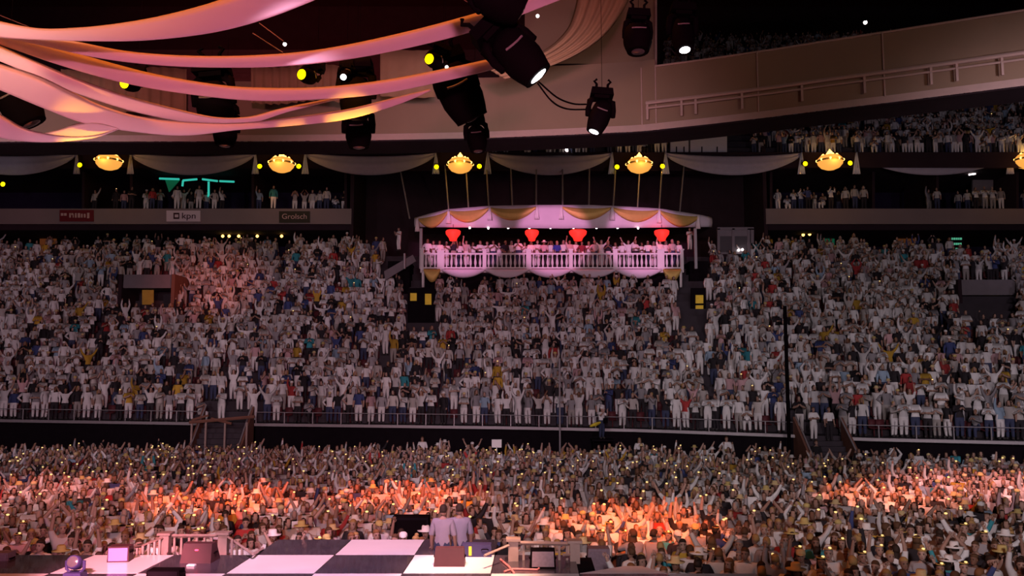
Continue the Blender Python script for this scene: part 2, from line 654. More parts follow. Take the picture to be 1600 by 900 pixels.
# ------------------------------------------------------------------ vomitories (entrance tunnels in the stand)
def vomitory(px0, px1, pyt, pyl, pyb, Y, name, posters, left_open=False):
    w0 = at(px0, pyl, Y)
    w1 = at(px1, pyl, Y)
    zt, zl, zb = at(px0, pyt, Y).z, w0.z, at(px0, pyb, Y).z
    mb = MB()
    mb.hexa([(w0.x, Y, zl), (w1.x, Y, zl), (w1.x, Y + 2.6, zl), (w0.x, Y + 2.6, zl)], [(w0.x, Y, zt), (w1.x, Y, zt), (w1.x, Y + 2.6, zt), (w0.x, Y + 2.6, zt)])
    struct('wall_lintel_' + name, mb, M_GREYWALL)
    mb = MB()
    mb.box((w0.x - 0.1, Y + 1.2, (zt + zb) / 2 - 0.5), (0.25, 2.9, zt - zb + 1.0))
    struct('wall_cheek_' + name, mb, M_DARKWALL)
    mb = MB()
    mb.box((w1.x + 0.1, Y + 1.2, (zt + zb) / 2 - 0.5), (0.25, 2.9, zt - zb + 1.0))
    struct('wall_jamb_' + name, mb, M_BROWNWALL)
    for (a, b, c, d, lab) in posters:
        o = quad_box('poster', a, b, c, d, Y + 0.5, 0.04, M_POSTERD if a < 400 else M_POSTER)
        tag(o, lab, 'poster')


vomitory(192, 270, 429, 450, 486, 62.5, 'left', [(222, 240, 453, 476, 'yellow poster inside the left entrance tunnel of the stand')])
vomitory(1500, 1588, 437, 461, 505, 59.0, 'right', [(1540, 1560, 464, 476, 'yellow poster inside the right entrance tunnel of the stand'), (1562, 1574, 466, 480, 'narrow yellow poster at the right jamb of the right tunnel')])
for (a, b, c, d, lab) in ((641, 651, 458, 470, 'orange yellow poster left of the doorway under the balcony end'), (664, 674, 459, 476, 'yellow poster right of the doorway under the balcony left end'),
                          (1087, 1099, 461, 474, 'yellow poster under balcony right end, topmost of three'), (1087, 1099, 477, 490, 'yellow poster under balcony right end, middle of three'), (1087, 1099, 493, 507, 'yellow poster under balcony right end, lowest of three')):
    o = quad_box('poster', a, b, c, d, 61.0, 0.05, M_POSTER)
    tag(o, lab, 'poster')
# flat black panels painting the dark doorways behind these posters
for px0, px1, py0, py1, nm in ((637, 679, 450, 516, 'dark_doorway_left'), (1080, 1103, 450, 516, 'dark_doorway_right')):
    o = quad_box('wall_' + nm, px0, px1, py0, py1, 61.15, 0.2, M_BLACK)
    o['kind'] = 'structure'
# steel ramp guard left of the balcony
t = empty('access_ramp', at(610, 420, 64), 'dark sloped guard wall left of the pink balcony', 'ramp')
mb = MB()
a, b, c, d = at(600, 424, 63), at(645, 398, 63), at(650, 408, 63), at(602, 438, 63)
off = Vector((0, 0.2, 0))
mb.hexa([d, c, c + off, d + off], [a, b, b + off, a + off])
mb.build('guard_panel', M_GREYWALL, t)
mb = MB()
mb.tube([at(632, 396, 62.8), at(632, 420, 62.8)], 0.08)
mb.build('post', M_RAIL, t)
# glazed kiosk right of the balcony
t = empty('glazed_booth', at(1148, 400, 66), 'grey framed glazed booth right of the balcony', 'booth')
for a, b, c, d in ((1121, 1125, 357, 402), (1144, 1148, 357, 395), (1168, 1173, 357, 402)):
    quad_box('mullion', a, b, c, d, 66, 0.2, M_GREYWALL, t)
for a, b, c, d in ((1121, 1178, 355, 359), (1125, 1170, 394, 397), (1172, 1178, 357, 380)):
    quad_box('frame_rail', a, b, c, d, 66, 0.25, M_GREYWALL, t)
for a, b in ((1125, 1144), (1148, 1168)):
    quad_box('pane', a, b, 369, 394, 66.1, 0.04, M_GLASS, t)
    quad_box('blind', a, b, 359, 369, 66.1, 0.05, M_GREYWALL, t)
quad_box('counter', 1125, 1170, 397, 403, 66.1, 1.0, M_DARKWALL, t)
for q, (x, y) in enumerate(((1154, 391), (1160, 390))):
    mbq = MB()
    mbq.sphere(at(x, y, 65.9), 0.10)
    mbq.build('lamp', M_DOTW, t)

# ------------------------------------------------------------------ HANGING WALKWAY (tan fabric ring)
ZR = 16.9
RB = [(-140, 223), (0, 222.5), (150, 222), (300, 222), (450, 221.5), (600, 220), (750, 217), (880, 212), (1000, 206.5), (1100, 196), (1200, 184.5), (1300, 172), (1400, 160), (1500, 147.5), (1600, 135), (1740, 117)]
RING = [atz(x, y, ZR) for x, y in RB]


def ring_at(px):
    py = lerp_pts(RB, px)[0]
    return atz(px, py, ZR)


t = empty('hanging_walkway', ring_at(800), 'long tan fabric clad walkway curving overhead across the hall', 'walkway')
seams = [-140, 60, 200, 285, 440, 590, 690, 780, 900, 1003, 1025, 1185, 1382, 1560, 1740]
for a, b in zip(seams, seams[1:]):
    n = max(2, int((b - a) / 12))
    zt = 20.35 if 770 < a < 1020 else 19.95
    Pg = []
    for zi in range(5):
        z = ZR + 0.28 + (zt - ZR - 0.28) * zi / 4
        row = []
        for i in range(n + 1):
            px = a + (b - a) * i / n
            p = ring_at(px)
            fold = 0.035 * math.sin(px * 0.55) * (0.3 + 0.7 * zi / 4) if a < 1000 else 0.012 * math.sin(px * 0.3)
            e = 0.05 * math.sin(math.pi * i / n)
            row.append((p.x, p.y + fold - e, z))
        Pg.append(row)
    g = MB()
    g.grid(Pg, None, -0.03)
    g.build('fabric_panel', M_TAN, t, True)
for a, b in ((-140, 1740),):
    pts = [ring_at(a + (b - a) * i / 90) for i in range(91)]
    g = MB()
    g.grid([[(p.x, p.y - 0.12, ZR) for p in pts], [(p.x, p.y - 0.06, ZR + 0.33) for p in pts]], None, -0.08)
    g.build('bottom_trim', M_TANTRIM, t)
    g = MB()
    g.grid([[(p.x, p.y - 0.1, ZR - 0.01) for p in pts], [(p.x, p.y + 2.2, ZR - 0.01) for p in pts]], None, 0.06)
    g.build('deck', M_DARKWALL, t)
    rp = [ring_at(1008 + 16 * i) for i in range(46)]
    g = MB()
    g.tube([(p.x, p.y - 0.35, ZR + 1.27) for p in rp], 0.09)
    g.build('handrail', M_TANTRIM, t)
    g = MB()
    g.tube([(p.x, p.y - 0.33, ZR + 1.02) for p in rp], 0.05)
    g.build('lower_rail', M_TANTRIM, t)
    g = MB()
    g.tube([(p.x, p.y - 0.05, 20.0) for p in [ring_at(1025 + 15 * i) for i in range(48)]], 0.05)
    g.build('top_rail', M_TANTRIM, t)
for px in (1010, 1063, 1085, 1157, 1250, 1347, 1450, 1490, 1560, 1640):
    p = ring_at(px)
    g = MB()
    g.box((p.x, p.y - 0.33, ZR + 0.85), (0.1, 0.08, 0.75))
    g.build('post', M_TANTRIM, t)
for px in (1185, 1382, 1025, 1003):
    p = ring_at(px)
    g = MB()
    g.tube([(p.x, p.y - 0.08, ZR + 0.3), (p.x, p.y - 0.08, 20.0)], 0.035)
    g.build('seam', M_TANTRIM, t)
# tall tan panel above it and its edge post
t = empty('tall_fabric_panel', at(930, 95, 43), 'tall flat tan fabric sheet above the hanging walkway', 'fabric panel')
g = MB()
pt = [at(820 + 205 * i / 10, -25, 42.5) for i in range(11)]
pb = [at(820 + 205 * i / 10, 100, 42.5) for i in range(11)]
g.grid([[p + Vector((0, 0.06 * math.sin(i * 1.3), 0)) for i, p in enumerate(pb)], [p + Vector((0, 0.06 * math.sin(i * 1.3), 0)) for i, p in enumerate(pt)]], None, -0.04)
g.build('sheet', M_TAN, t, True)
g = MB()
g.tube([at(1025, -20, 42.3), at(1025, 108, 42.3)], 0.06)
g.build('edge_post', M_TANTRIM, t)

# pleated curtains in front of the walkway, behind the ribbons
def pleated(px0, px1, pyt, pyb, Y, label, amp=0.10, n=64):
    g = MB()
    rws = []
    for zi in range(4):
        s = zi / 3
        row = []
        for i in range(n + 1):
            px = px0 + (px1 - px0) * i / n
            py = pyt + (pyb - pyt) * s + 3 * math.sin(i * 0.1)
            p = at(px, py, Y)
            row.append(p + Vector((0, amp * math.sin(i * 1.05 + 0.6 * math.sin(i * 0.37)) * (0.4 + 0.6 * s), 0)))
        rws.append(row)
    g.grid(rws, None, 0.02)
    o = g.build('pleated_curtain', M_BROWNDRAPE, None, True)
    tag(o, label, 'curtain')


pleated(95, 292, 108, 176, 38.6, 'brown pleated curtain behind the ribbons, leftmost of three')
pleated(392, 534, 103, 160, 38.4, 'orange brown pleated curtain between the left and middle yellow lamps')
pleated(594, 680, 76, 150, 38.2, 'tan curtain beside the rightmost yellow lamp behind the ribbons', 0.05, 24)

# big swooping drape
def ribbon(name, top, bot, Ys, m, label, cat='drape', n=56, k=7, bulge=0.12, thick=0.012, folds=0.0, nf=5, tilt=0.25, lips=None):
    if lips:
        k = len(lips)
    A = smooth_pts(top, n)
    B = smooth_pts(bot, n)
    rws = []
    for i in range(n):
        s = i / (n - 1)
        Y = Ys[0] + (Ys[1] - Ys[0]) * s + (Ys[2] if len(Ys) > 2 else 0) * math.sin(math.pi * s)
        row = []
        for j in range(k):
            q = lips[j] if lips else j / (k - 1)
            p = A[i].lerp(B[i], q)
            yy = Y + (0.42 * max(0.0, 1 - q / 0.17) if lips else tilt * (1 - q) ** 2) - bulge * math.sin(math.pi * q) + folds * math.sin(q * nf * 2 * math.pi + 2.0 * s)
            row.append(at(p.x, p.y, yy))
        rws.append(row)
    g = MB()
    g.grid(rws, None, thick)
    o = g.build(name, m, None, True)
    tag(o, label, cat)
    return o


ribbon('sweeping_drape', [(760, 106), (820, 92), (860, 72), (888, 42), (900, 5), (903, -20)], [(790, 124), (850, 108), (905, 84), (945, 55), (975, 15), (990, -20)], (33, 33), M_BROWNDRAPE,
       'brown orange draped cloth sweeping up from the walkway to the roof', k=25, folds=0.10, nf=5, bulge=0.25)

# ------------------------------------------------------------------ RIBBONS
RIB = [
    ([(-60, 18), (0, 33), (60, 44), (120, 43), (180, 37), (250, 25), (330, 4), (400, -22)], [(-60, 40), (0, 58), (90, 63), (190, 64), (270, 59), (350, 47), (430, 24), (520, -12)], (13.2, 14.6), 'widest pink ribbon drape rising to the top edge, uppermost of all'),
    ([(-60, 36), (20, 50), (110, 63), (200, 80), (300, 87), (400, 86), (500, 77), (620, 53), (745, 20), (850, -14)], [(-60, 50), (40, 66), (150, 90), (250, 102), (350, 105.5), (450, 103), (560, 90), (680, 65), (780, 36), (900, -10)], (14.2, 15.6), 'long pink ribbon drape, second from the top, ending at the large lamps'),
    ([(-60, 38), (0, 54), (60, 66), (130, 86), (240, 115), (340, 132), (410, 137), (500, 136), (600, 125), (700, 106), (800, 84)], [(-60, 52), (0, 70), (100, 104), (200, 131), (300, 148), (400, 157.5), (500, 155), (600, 146), (720, 121), (815, 97)], (14.8, 16.4), 'pink ribbon drape passing directly below the three yellow lamps'),
    ([(-60, 48), (0, 71), (60, 97), (120, 122), (200, 150), (280, 171), (340, 183), (390, 182), (440, 169), (510, 155), (560, 146)], [(-60, 72), (0, 96), (60, 121), (120, 146), (200, 172), (260, 186), (320, 195), (390, 193), (450, 175), (510, 160), (562, 148)], (14.4, 16.9), 'pink ribbon drape twisting into a thin orange tail at mid span'),
    ([(-60, 80), (0, 99), (60, 118), (110, 142), (160, 165), (220, 182), (290, 190), (370, 192), (450, 184), (540, 171), (610, 154), (672, 139)], [(-60, 118), (0, 141), (70, 170), (130, 192), (210, 206), (290, 211.5), (370, 203), (450, 197), (540, 187), (615, 166), (674, 142)], (13.6, 16.7), 'pink ribbon drape with orange right half, lowest of the long ones'),
    ([(-60, 148), (0, 178), (35, 198), (70, 208), (110, 213), (150, 211), (184, 201)], [(-60, 196), (0, 215), (35, 221), (75, 222.5), (115, 220), (155, 214), (186, 202.5)], (12.6, 14.0), 'short pink ribbon drape at lower left with upturned end'),
    ([(60, 210), (90, 203), (120, 193), (150, 190), (184, 200)], [(60, 212), (90, 212), (120, 213.5), (150, 210.5), (186, 202)], (14.4, 14.4), 'orange yellow lit ribbon lining curling at the lower left'),
]
for top, bot, Ys, lab in RIB:
    ribbon('ribbon_drape', top, bot, Ys, M_RIBBON, lab, bulge=0.03, lips=(0.0, 0.07, 0.14, 0.17, 0.25, 0.45, 0.7, 0.9, 1.0))

# ------------------------------------------------------------------ MOVING HEAD LIGHTS
def frame_of(z, hint=(0, 0, 1)):
    z = Vector(z).normalized()
    h = Vector(hint)
    if abs(z.dot(h)) > 0.95:
        h = Vector((0, 1, 0))
    x = h.cross(z).normalized()
    y = z.cross(x)
    return Matrix((x, y, z)).transposed()


def moving_head(px, py, Y, size, base_dir, head_dir, lens, label, lens_power=0, hl=1.0, hw=1.0):
    """px,py: yoke pivot. size: overall scale in metres. base_dir points to the clamp, head_dir where the beam goes"""
    c = at(px, py, Y)
    t = empty('moving_head_light', c, label, 'stage light')
    Rb = frame_of(base_dir, (0, 1, 0))
    Rh = frame_of(head_dir, (0, 1, 0))
    S = size
    # base box
    g = MB()
    g.box(c + Rb @ Vector((0, 0, 0.62 * S)), (0.62 * S, 0.42 * S, 0.20 * S), None, Rb, 0.9)
    g.box(c + Rb @ Vector((0, 0, 0.48 * S)), (0.40 * S, 0.32 * S, 0.10 * S), None, Rb)
    g.build('base', M_BLKMETAL, t)
    for sx in (-1, 1):
        g = MB()
        g.tube([c + Rb @ Vector((sx * 0.20 * S, 0, 0.46 * S)), c + Rb @ Vector((sx * 0.30 * S, 0, 0.38 * S)), c + Rb @ Vector((sx * 0.33 * S, 0, 0.15 * S)), c + Rb @ Vector((sx * 0.33 * S, 0, -0.04 * S))], [0.08 * S, 0.085 * S, 0.08 * S, 0.07 * S], 8)
        g.build('yoke_arm', M_BLKMETAL, t, True)
        g = MB()
        g.tube([c + Rb @ Vector((sx * 0.15 * S, 0, 0.72 * S)), c + Rb @ Vector((sx * 0.15 * S, 0, 0.88 * S)), c + Rb @ Vector((sx * 0.22 * S, 0, 0.96 * S)), c + Rb @ Vector((sx * 0.15 * S, 0, 1.02 * S))], 0.035 * S)
        g.build('clamp', M_BLKMETAL, t)
    prof = [(0.05, -0.40), (0.17, -0.38), (0.25, -0.26), (0.28, -0.05), (0.28, 0.18), (0.25, 0.34), (0.22, 0.46), (0.215, 0.50), (0.20, 0.50)]
    prof = [(r * S * hw, z * S * hl) for r, z in prof]
    g = MB()
    g.lathe(prof, 16, c, Rh)
    hd_ = g.build('head', M_BLKMETAL, t, True)
    g = MB()
    e = 0.50 * S * hl
    lr = 1.0 if lens is M_LENSY else 0.68
    g.lathe([(0.001, 0.030 * S + e), (0.12 * S * hw * lr, 0.022 * S + e), (0.19 * S * hw * lr, 0.004 + e)], 16, c, Rh, None, False)
    g.build('lens', lens or M_GLASS, hd_, True)
    g = MB()
    pts = [c + Rh @ Vector((0.29 * S * hw * math.sin(a), -0.29 * S * hw * math.cos(a), -0.10 * S + 0.05 * S * math.cos(a * 2))) for a in (-0.5, -0.25, 0, 0.25, 0.5)]
    g.tube(pts, 0.018 * S)
    g.build('handle', M_GLINT, hd_)  # pale arc in place of the glint on the handle
    g = MB()
    w0 = c + Rb @ Vector((0, 0, 0.7 * S))
    g.tube([w0, (w0.x, w0.y, 49.7)], 0.004, 4)
    g.build('suspension_wire', M_BLKMETAL, t)
    return t


UP = Vector((0, 0, 1))
moving_head(996, 58, 13.5, 0.62, (0.05, 0, 1), (0.0, -0.15, -1), None, 'black moving head light hanging above the walkway end, lens unlit', hl=0.85, hw=1.35)
moving_head(1066, 52, 14.5, 0.72, (0.05, 0, 1), (0.05, -0.3, -0.95), M_LENSW, 'black moving head light with bright white lens, rightmost overhead')
moving_head(938, 180, 13.8, 0.62, (0.08, 0.1, 1), (-0.36, -0.1, -0.93), M_LENSW, 'black moving head light with white lens, hanging in front of walkway, cables attached')
mh_d = moving_head(808, 84, 12.6, 1.0, (-0.8, 0.1, 0.75), (0.68, 0.0, -0.74), M_LENSW, 'large tilted black moving head light where two ribbons end', hl=0.95, hw=1.15)
mh_e = moving_head(775, -4, 12.2, 0.95, (-0.6, 0.1, 0.8), (0.72, 0.2, -0.35), None, 'large black moving head light cut by the top edge', hl=0.9, hw=1.2)
moving_head(716, 140, 18.4, 1.25, (-0.35, 0, 1), (0.45, 0.25, -0.9), None, 'big dark moving head light below the third ribbon, right of middle', hl=1.15, hw=1.35)
moving_head(745, 215, 18.8, 0.72, (-0.1, 0, 1), (0.1, -0.1, -1), None, 'smaller dark lamp can hanging beneath the big dark moving head', hl=0.9, hw=1.1)
moving_head(556, 150, 18.5, 1.15, (0.02, 0, 1), (-0.05, 0.2, -1), None, 'dark moving head light behind ribbons between middle and right yellow lamps', hl=0.9, hw=1.1)
moving_head(560, 205, 18.9, 0.95, (0.0, 0, 1), (0.05, 0, -1), None, 'dark lamp can hanging just left of the middle swag over the orange ribbon', hl=0.8, hw=1.1)
moving_head(335, 160, 18.5, 1.25, (-0.1, 0, 1), (0.15, 0.2, -1), None, 'dark moving head light behind ribbons right of the left yellow lamp', hl=0.9, hw=1.15)
moving_head(352, 205, 18.9, 0.85, (0, 0, 1), (0.0, 0, -1), None, 'dark lamp can poking out beneath the lowest long ribbon', hl=0.8, hw=1.1)
moving_head(28, 158, 17.6, 1.2, (-0.3, 0, 1), (0.5, 0.2, -0.9), None, 'dark moving head light at far left between the lower ribbons', hl=0.9, hw=1.2)
moving_head(541, 119, 17.9, 0.5, (0, 0.2, 1), (-0.1, -0.75, -0.35), M_LENSW, 'small black spotlight with white lens above the third ribbon', hl=0.8)
moving_head(206, 132, 17.5, 0.62, (0.1, 0.5, 0.9), (-0.25, -1.0, -0.22), M_LENSY, 'spotlight with glowing yellow lens, leftmost of three', hl=0.75, hw=0.9)
moving_head(482, 120, 17.3, 0.62, (0.35, 0.5, 0.9), (-0.42, -1.0, -0.12), M_LENSY, 'spotlight with glowing yellow lens, middle of three', hl=0.75, hw=0.9)
mh_y = moving_head(680, 96, 17.3, 0.62, (0.4, 0.5, 0.9), (-0.50, -1.0, -0.12), M_LENSY, 'spotlight with glowing yellow lens, rightmost of three', hl=0.75, hw=0.9)
# cables
for q, (ends, lab) in enumerate((([(842, 128), (870, 152), (895, 162), (916, 163)], 'upper black cable sagging between two moving head lights'), ([(840, 130), (862, 158), (885, 170), (916, 171)], 'lower black cable sagging between two moving head lights'))):
    g = MB()
    g.tube([at(p.x, p.y, 13.0 + 0.9 * i / 15) for i, p in enumerate(smooth_pts(ends, 16))], 0.014)
    tag(g.build('power_cable', M_BLKMETAL, None, True), lab, 'cable')
for ends, lab in (([(-5, 22), (45, 42)], 'thin roof wire at the far left above the ribbons'), ([(405, 36), (445, 66)], 'upper thin roof wire above the second ribbon'), ([(395, 52), (442, 82)], 'lower thin roof wire above the second ribbon'), ([(725, 0), (770, 24)], 'thin roof wire left of the topmost black lamp')):
    g = MB()
    g.tube([at(x, y, 20) for x, y in ends], 0.012)
    tag(g.build('roof_wire', M_BROWNWALL), lab, 'wire')
for (x, y, Y, lab) in ((445, 69, 19.9, 'tiny white lamp hanging on the roof wires above the second ribbon'), (1352, 35, 76, 'lone white lamp glowing in the dark upper tier'), (886, 234, 69.9, 'tiny amber lamp left of the lit white lens over the balcony')):
    t = lempty('indicator_lamp', at(x, y, Y), lab, 'lamp')
    g = MB()
    g.sphere((0, 0, 0), 0.0024 * Y, 8, 6)
    g.build('bulb', M_DOTW, t)
    g = MB()
    g.lathe([(0.0026 * Y, 0.0012 * Y), (0.0012 * Y, 0.005 * Y)], 8)
    g.build('cap', M_BLKMETAL, t)
for (x, y, Y, par) in ((744, 55, 13.2, mh_d), (752, 51, 13.2, mh_d), (698, 105, 17.2, mh_y), (840, 25, 12.6, mh_e)):
    g = MB()
    g.sphere(at(x, y, Y), 0.0022 * Y, 8, 6)
    g.build('indicator', M_DOTW, par)

# ------------------------------------------------------------------ SUITE SWAGS
SW = [(-75, 120, 'leftmost grey fabric swag at the picture edge'), (204, 399, 'grey fabric swag above the teal neon bar'), (477, 681, 'grey fabric swag between second and third chandelier'), (762, 956, 'grey fabric swag directly above the balcony hangers'), (1040, 1252, 'grey fabric swag between fourth and fifth chandelier'), (1338, 1578, 'grey fabric swag right of the fifth chandelier')]
for x0, x1, lab in SW:
    Y = 69.2
    t = empty('fabric_swag', at((x0 + x1) / 2, 255, Y), lab, 'swag', 'grey swags along the suite level')
    n, k = 28, 10
    rws = []
    for j in range(k):
        q = j / (k - 1)
        row = []
        for i in range(n + 1):
            s = i / n
            sag = 4 * s * (1 - s)
            top = 239 + 4.5 * sag
            bot = 243 + 31 * sag ** 0.8
            py = top + (bot - top) * q
            row.append(at(x0 + (x1 - x0) * s, py, Y) + Vector((0, -0.35 * sag * math.sin(math.pi * q) - 0.05 * math.sin(q * 14), 0)))
        rws.append(row)
    g = MB()
    g.grid(rws, None, 0.02)
    cl_ = g.build('cloth', M_SWAG, t, True)
    for e in (x0, x1):
        g = MB()
        w = 5.0
        P0 = []
        for zi in range(4):
            py = 238 + 34 * zi / 3
            hw = 1.0 + w * zi / 3
            P0.append([at(e + (-1 + 2 * i / 8) * hw, py, Y - 0.15) + Vector((0, 0.09 * math.sin(i * 2.2), 0)) for i in range(9)])
        g.grid(P0, None, 0.02)
        g.build('tail', M_WHITECLOTH if e > 140 else M_SWAG, cl_, True)

# ------------------------------------------------------------------ CHANDELIERS
CH = [(170, 252, 'first amber chandelier from the left, burning brightest with uneven shape', 0.85), (440, 256, 'second amber chandelier from the left', 1.0), (719, 257, 'third amber chandelier, above the left end of the balcony', 1.0), (999, 257, 'fourth amber chandelier, above the right half of the balcony', 1.0), (1297, 252, 'fifth amber chandelier from the left', 1.0), (1606, 250, 'amber chandelier cut off by the right edge', 1.0)]
CHM = {}
for x, y, lab, sc in CH:
    Y = 67.5
    c = at(x, y, Y)
    t = lempty('chandelier', c, lab, 'chandelier', 'amber chandeliers along the suite level')
    if not CHM:
        g = MB()
        g.lathe([(0.02, -0.70), (0.35, -0.68), (0.72, -0.52), (0.95, -0.25), (1.0, 0.0), (0.94, 0.22), (0.74, 0.42), (0.45, 0.52), (0.2, 0.55)], 20, m=None)
        CHM['bowl'] = g.mesh('bowl', M_GLASSY, True)
        g = MB()
        g.lathe([(0.42, 0.45), (0.34, 0.55), (0.20, 0.62), (0.22, 0.72), (0.09, 0.88), (0.02, 1.0)], 12)
        CHM['crown'] = g.mesh('crown', M_GLOWY, True)
        g = MB()
        g.lathe([(0.98, -0.06), (1.08, -0.02), (1.08, 0.06), (0.98, 0.10)], 20)
        CHM['ring'] = g.mesh('ring', M_GOLD, True)
        g = MB()
        g.tube([(0, 0, 0.9), (0, 0, 1.5)], 0.03)
        CHM['chain'] = g.mesh('chain', M_RAIL)
        g = MB()
        g.sphere((0, 0, 0), 0.10, 8, 6)
        CHM['bulb'] = g.mesh('bulb', M_GLOWY, True)
    for nme in ('bowl', 'crown', 'chain'):
        link(nme, CHM[nme], t)
    rg = link('ring', CHM['ring'], t)
    for q in range(18):
        b = link('bulb', CHM['bulb'], rg)
        a = q * math.pi / 9 + 0.2
        rr = 0.60 if q % 2 else 1.02
        b.location = (rr * math.cos(a), rr * math.sin(a), 0.46 if q % 2 else 0.04)
    l = bpy.data.lights.new('chandelier_glow', 'POINT')
    l.energy = 60
    l.color = (1.0, 0.5, 0.12)
    l.shadow_soft_size = 0.6
    lo = bpy.data.objects.new('chandelier_glow', l)
    COL.objects.link(lo)
    lo.location = c + Vector((0, -1.4, -0.2))
SC = [(125, 258, 0), (5, 288, 0), (406, 260, 1), (467, 260, 1), (682, 261, 1), (749, 260, 1), (964, 261, 0), (1035, 260, 0), (1258, 256, 1), (1328, 255, 1), (1568, 252, 1)]
SCN = ['spotlight left of the first chandelier', 'spotlight cut by the left edge below the first swag', 'spotlight left of the second chandelier', 'spotlight right of the second chandelier', 'spotlight left of the third chandelier', 'spotlight right of the third chandelier', 'spotlight left of the fourth chandelier', 'spotlight right of the fourth chandelier', 'spotlight left of the fifth chandelier', 'spotlight right of the fifth chandelier', 'spotlight near right edge beside the last swag']
scm = {}
for (x, y, k), lab in zip(SC, SCN):
    c = at(x, y, 68.6)
    t = lempty('wall_spotlight', c, 'small yellow ' + lab, 'spotlight', 'small yellow spotlights beside the chandeliers')
    if not scm:
        g = MB()
        g.lathe([(0.10, 0.0), (0.17, 0.05), (0.20, 0.35), (0.12, 0.45)], 10, (0, 0, 0), Matrix.Rotation(math.radians(-70), 3, 'X'))
        scm['housing'] = g.mesh('housing', M_BLKMETAL, True)
        g = MB()
        g.sphere((0, -0.05, 0), 0.19, 10, 6, None, (1, 0.5, 1))
        scm['lens'] = g.mesh('lens', M_LENSY, True)
        g = MB()
        g.tube([(-0.22, 0.2, 0), (-0.22, 0.2, 0.35), (0.22, 0.2, 0.35), (0.22, 0.2, 0)], 0.03)
        scm['bracket'] = g.mesh('bracket', M_BLKMETAL)
    for nme in scm:
        link(nme, scm[nme], t)
# warm downlight onto the suites at the second, fourth and fifth chandelier
for x, tx in ((410, 425), (1030, 1010), (1325, 1310), (1258, 1215), (1033, 1060)):
    a = at(x, 262, 68.4)
    spot('suite_downlight', a, at(tx, 330, 71.5), 90, (1.0, 0.42, 0.08), 40, 0.8, 0.1)

# ------------------------------------------------------------------ SUITE FITTINGS
tvs = [(40, 280, 8), (55, 280, 7), (160, 280, 22), (468, 281, 18), (1330, 277, 12), (1343, 277, 10), (1415, 276, 14)]
TVN = ['blue wall screen at far left of the suites, left of pair', 'blue wall screen at far left of the suites, right of pair', 'blue wall screen below the first chandelier', 'blue wall screen right of the second chandelier', 'blue wall screen right of fifth chandelier, left of pair', 'blue wall screen right of fifth chandelier, right of pair', 'blue wall screen under the rightmost swag']
for (x, y, w), lab in zip(tvs, TVN):
    t = empty('wall_screen', at(x, y, 79.7), lab, 'screen')
    quad_box('bezel', x - w / 2 - 1, x + w / 2 + 1, y - 4.5, y + 4.5, 79.7, 0.12, M_BLACK, t)
    quad_box('display', x - w / 2, x + w / 2, y - 3.5, y + 3.5, 79.65, 0.05, M_SCREEN, t)
    for q in range(3):
        quad_box('caption_stroke', x - w / 2 + 1.5 + q * w * 0.3, x - w / 2 + 1 + q * w * 0.3 + w * 0.2, y - 1.5, y + 1.5, 79.6, 0.04, M_DOTW if q == 0 and w < 9 else M_SCREEN, t)
t = empty('lit_sign', at(1238, 291, 79.6), 'bright white sign glowing in the suite right of the recess', 'sign')
quad_box('panel', 1230, 1245, 285, 297, 79.5, 0.15, M_SCREENW, t)
quad_box('frame', 1229, 1246, 284, 298, 79.6, 0.22, M_BLACK, t)
t = empty('lit_sign', at(1285, 292, 79.6), 'dim red strip sign in the suite below the fifth chandelier', 'sign')
quad_box('panel', 1275, 1294, 290.5, 294.5, 79.5, 0.15, M_ORANGEW, t)
quad_box('frame', 1274, 1295, 289.5, 295.5, 79.6, 0.22, M_BLACK, t)
t = empty('neon_bar_frame', at(310, 300, 72.5), 'teal neon lit bar frame in the left suites', 'neon frame')
for (a, b) in (((249, 279), (280, 280)), ((286, 282), (308, 280)), ((316, 280), (340, 283)), ((343, 283), (366, 284)), ((286, 282), (285, 291)), ((326, 284), (326, 307))):
    g = MB()
    g.tube([at(*a, 72.5), at(*b, 72.5)], 0.09)
    g.build('neon_tube', M_TEAL, t)
g = MB()
pz = [at(258, 281, 72.8), at(281, 281, 72.8), at(272, 291, 72.8), at(264, 300, 72.8)]
g.hexa([pz[3], pz[2], pz[2] + Vector((0, .1, 0)), pz[3] + Vector((0, .1, 0))], [pz[0], pz[1], pz[1] + Vector((0, .1, 0)), pz[0] + Vector((0, .1, 0))])
g.build('green_panel', M_GREENW, t)
quad_box('counter_back', 287, 320, 284, 326, 73.2, 0.3, M_BLACK, t)
o = quad_box('door_panel', 1520, 1552, 272, 322, 74.5, 0.2, M_GREYWALL)
tag(o, 'pale brown door leaf at the back of the right suites', 'door')
g = MB()
g.tube([at(1514, 273, 72), at(1524, 271.5, 72)], 0.07)
g.tube([at(1514, 273, 72.1), at(1524, 270, 72.4)], 0.03)
tag(g.build('strip_lamp', M_DOTW), 'short warm white strip lamp beside the pale door in right suites', 'lamp')
# posts between suites
for x, lab in ((130, 'first'), (205, 'second'), (395, 'third'), (540, 'fourth'), (1205, 'fifth'), (1365, 'sixth'), (1465, 'seventh'), (1590, 'last')):
    o = quad_box('suite_divider', x - 2, x + 2, 262, 327, 71.5, 6, M_DARKWALL)
    o['kind'] = 'structure'
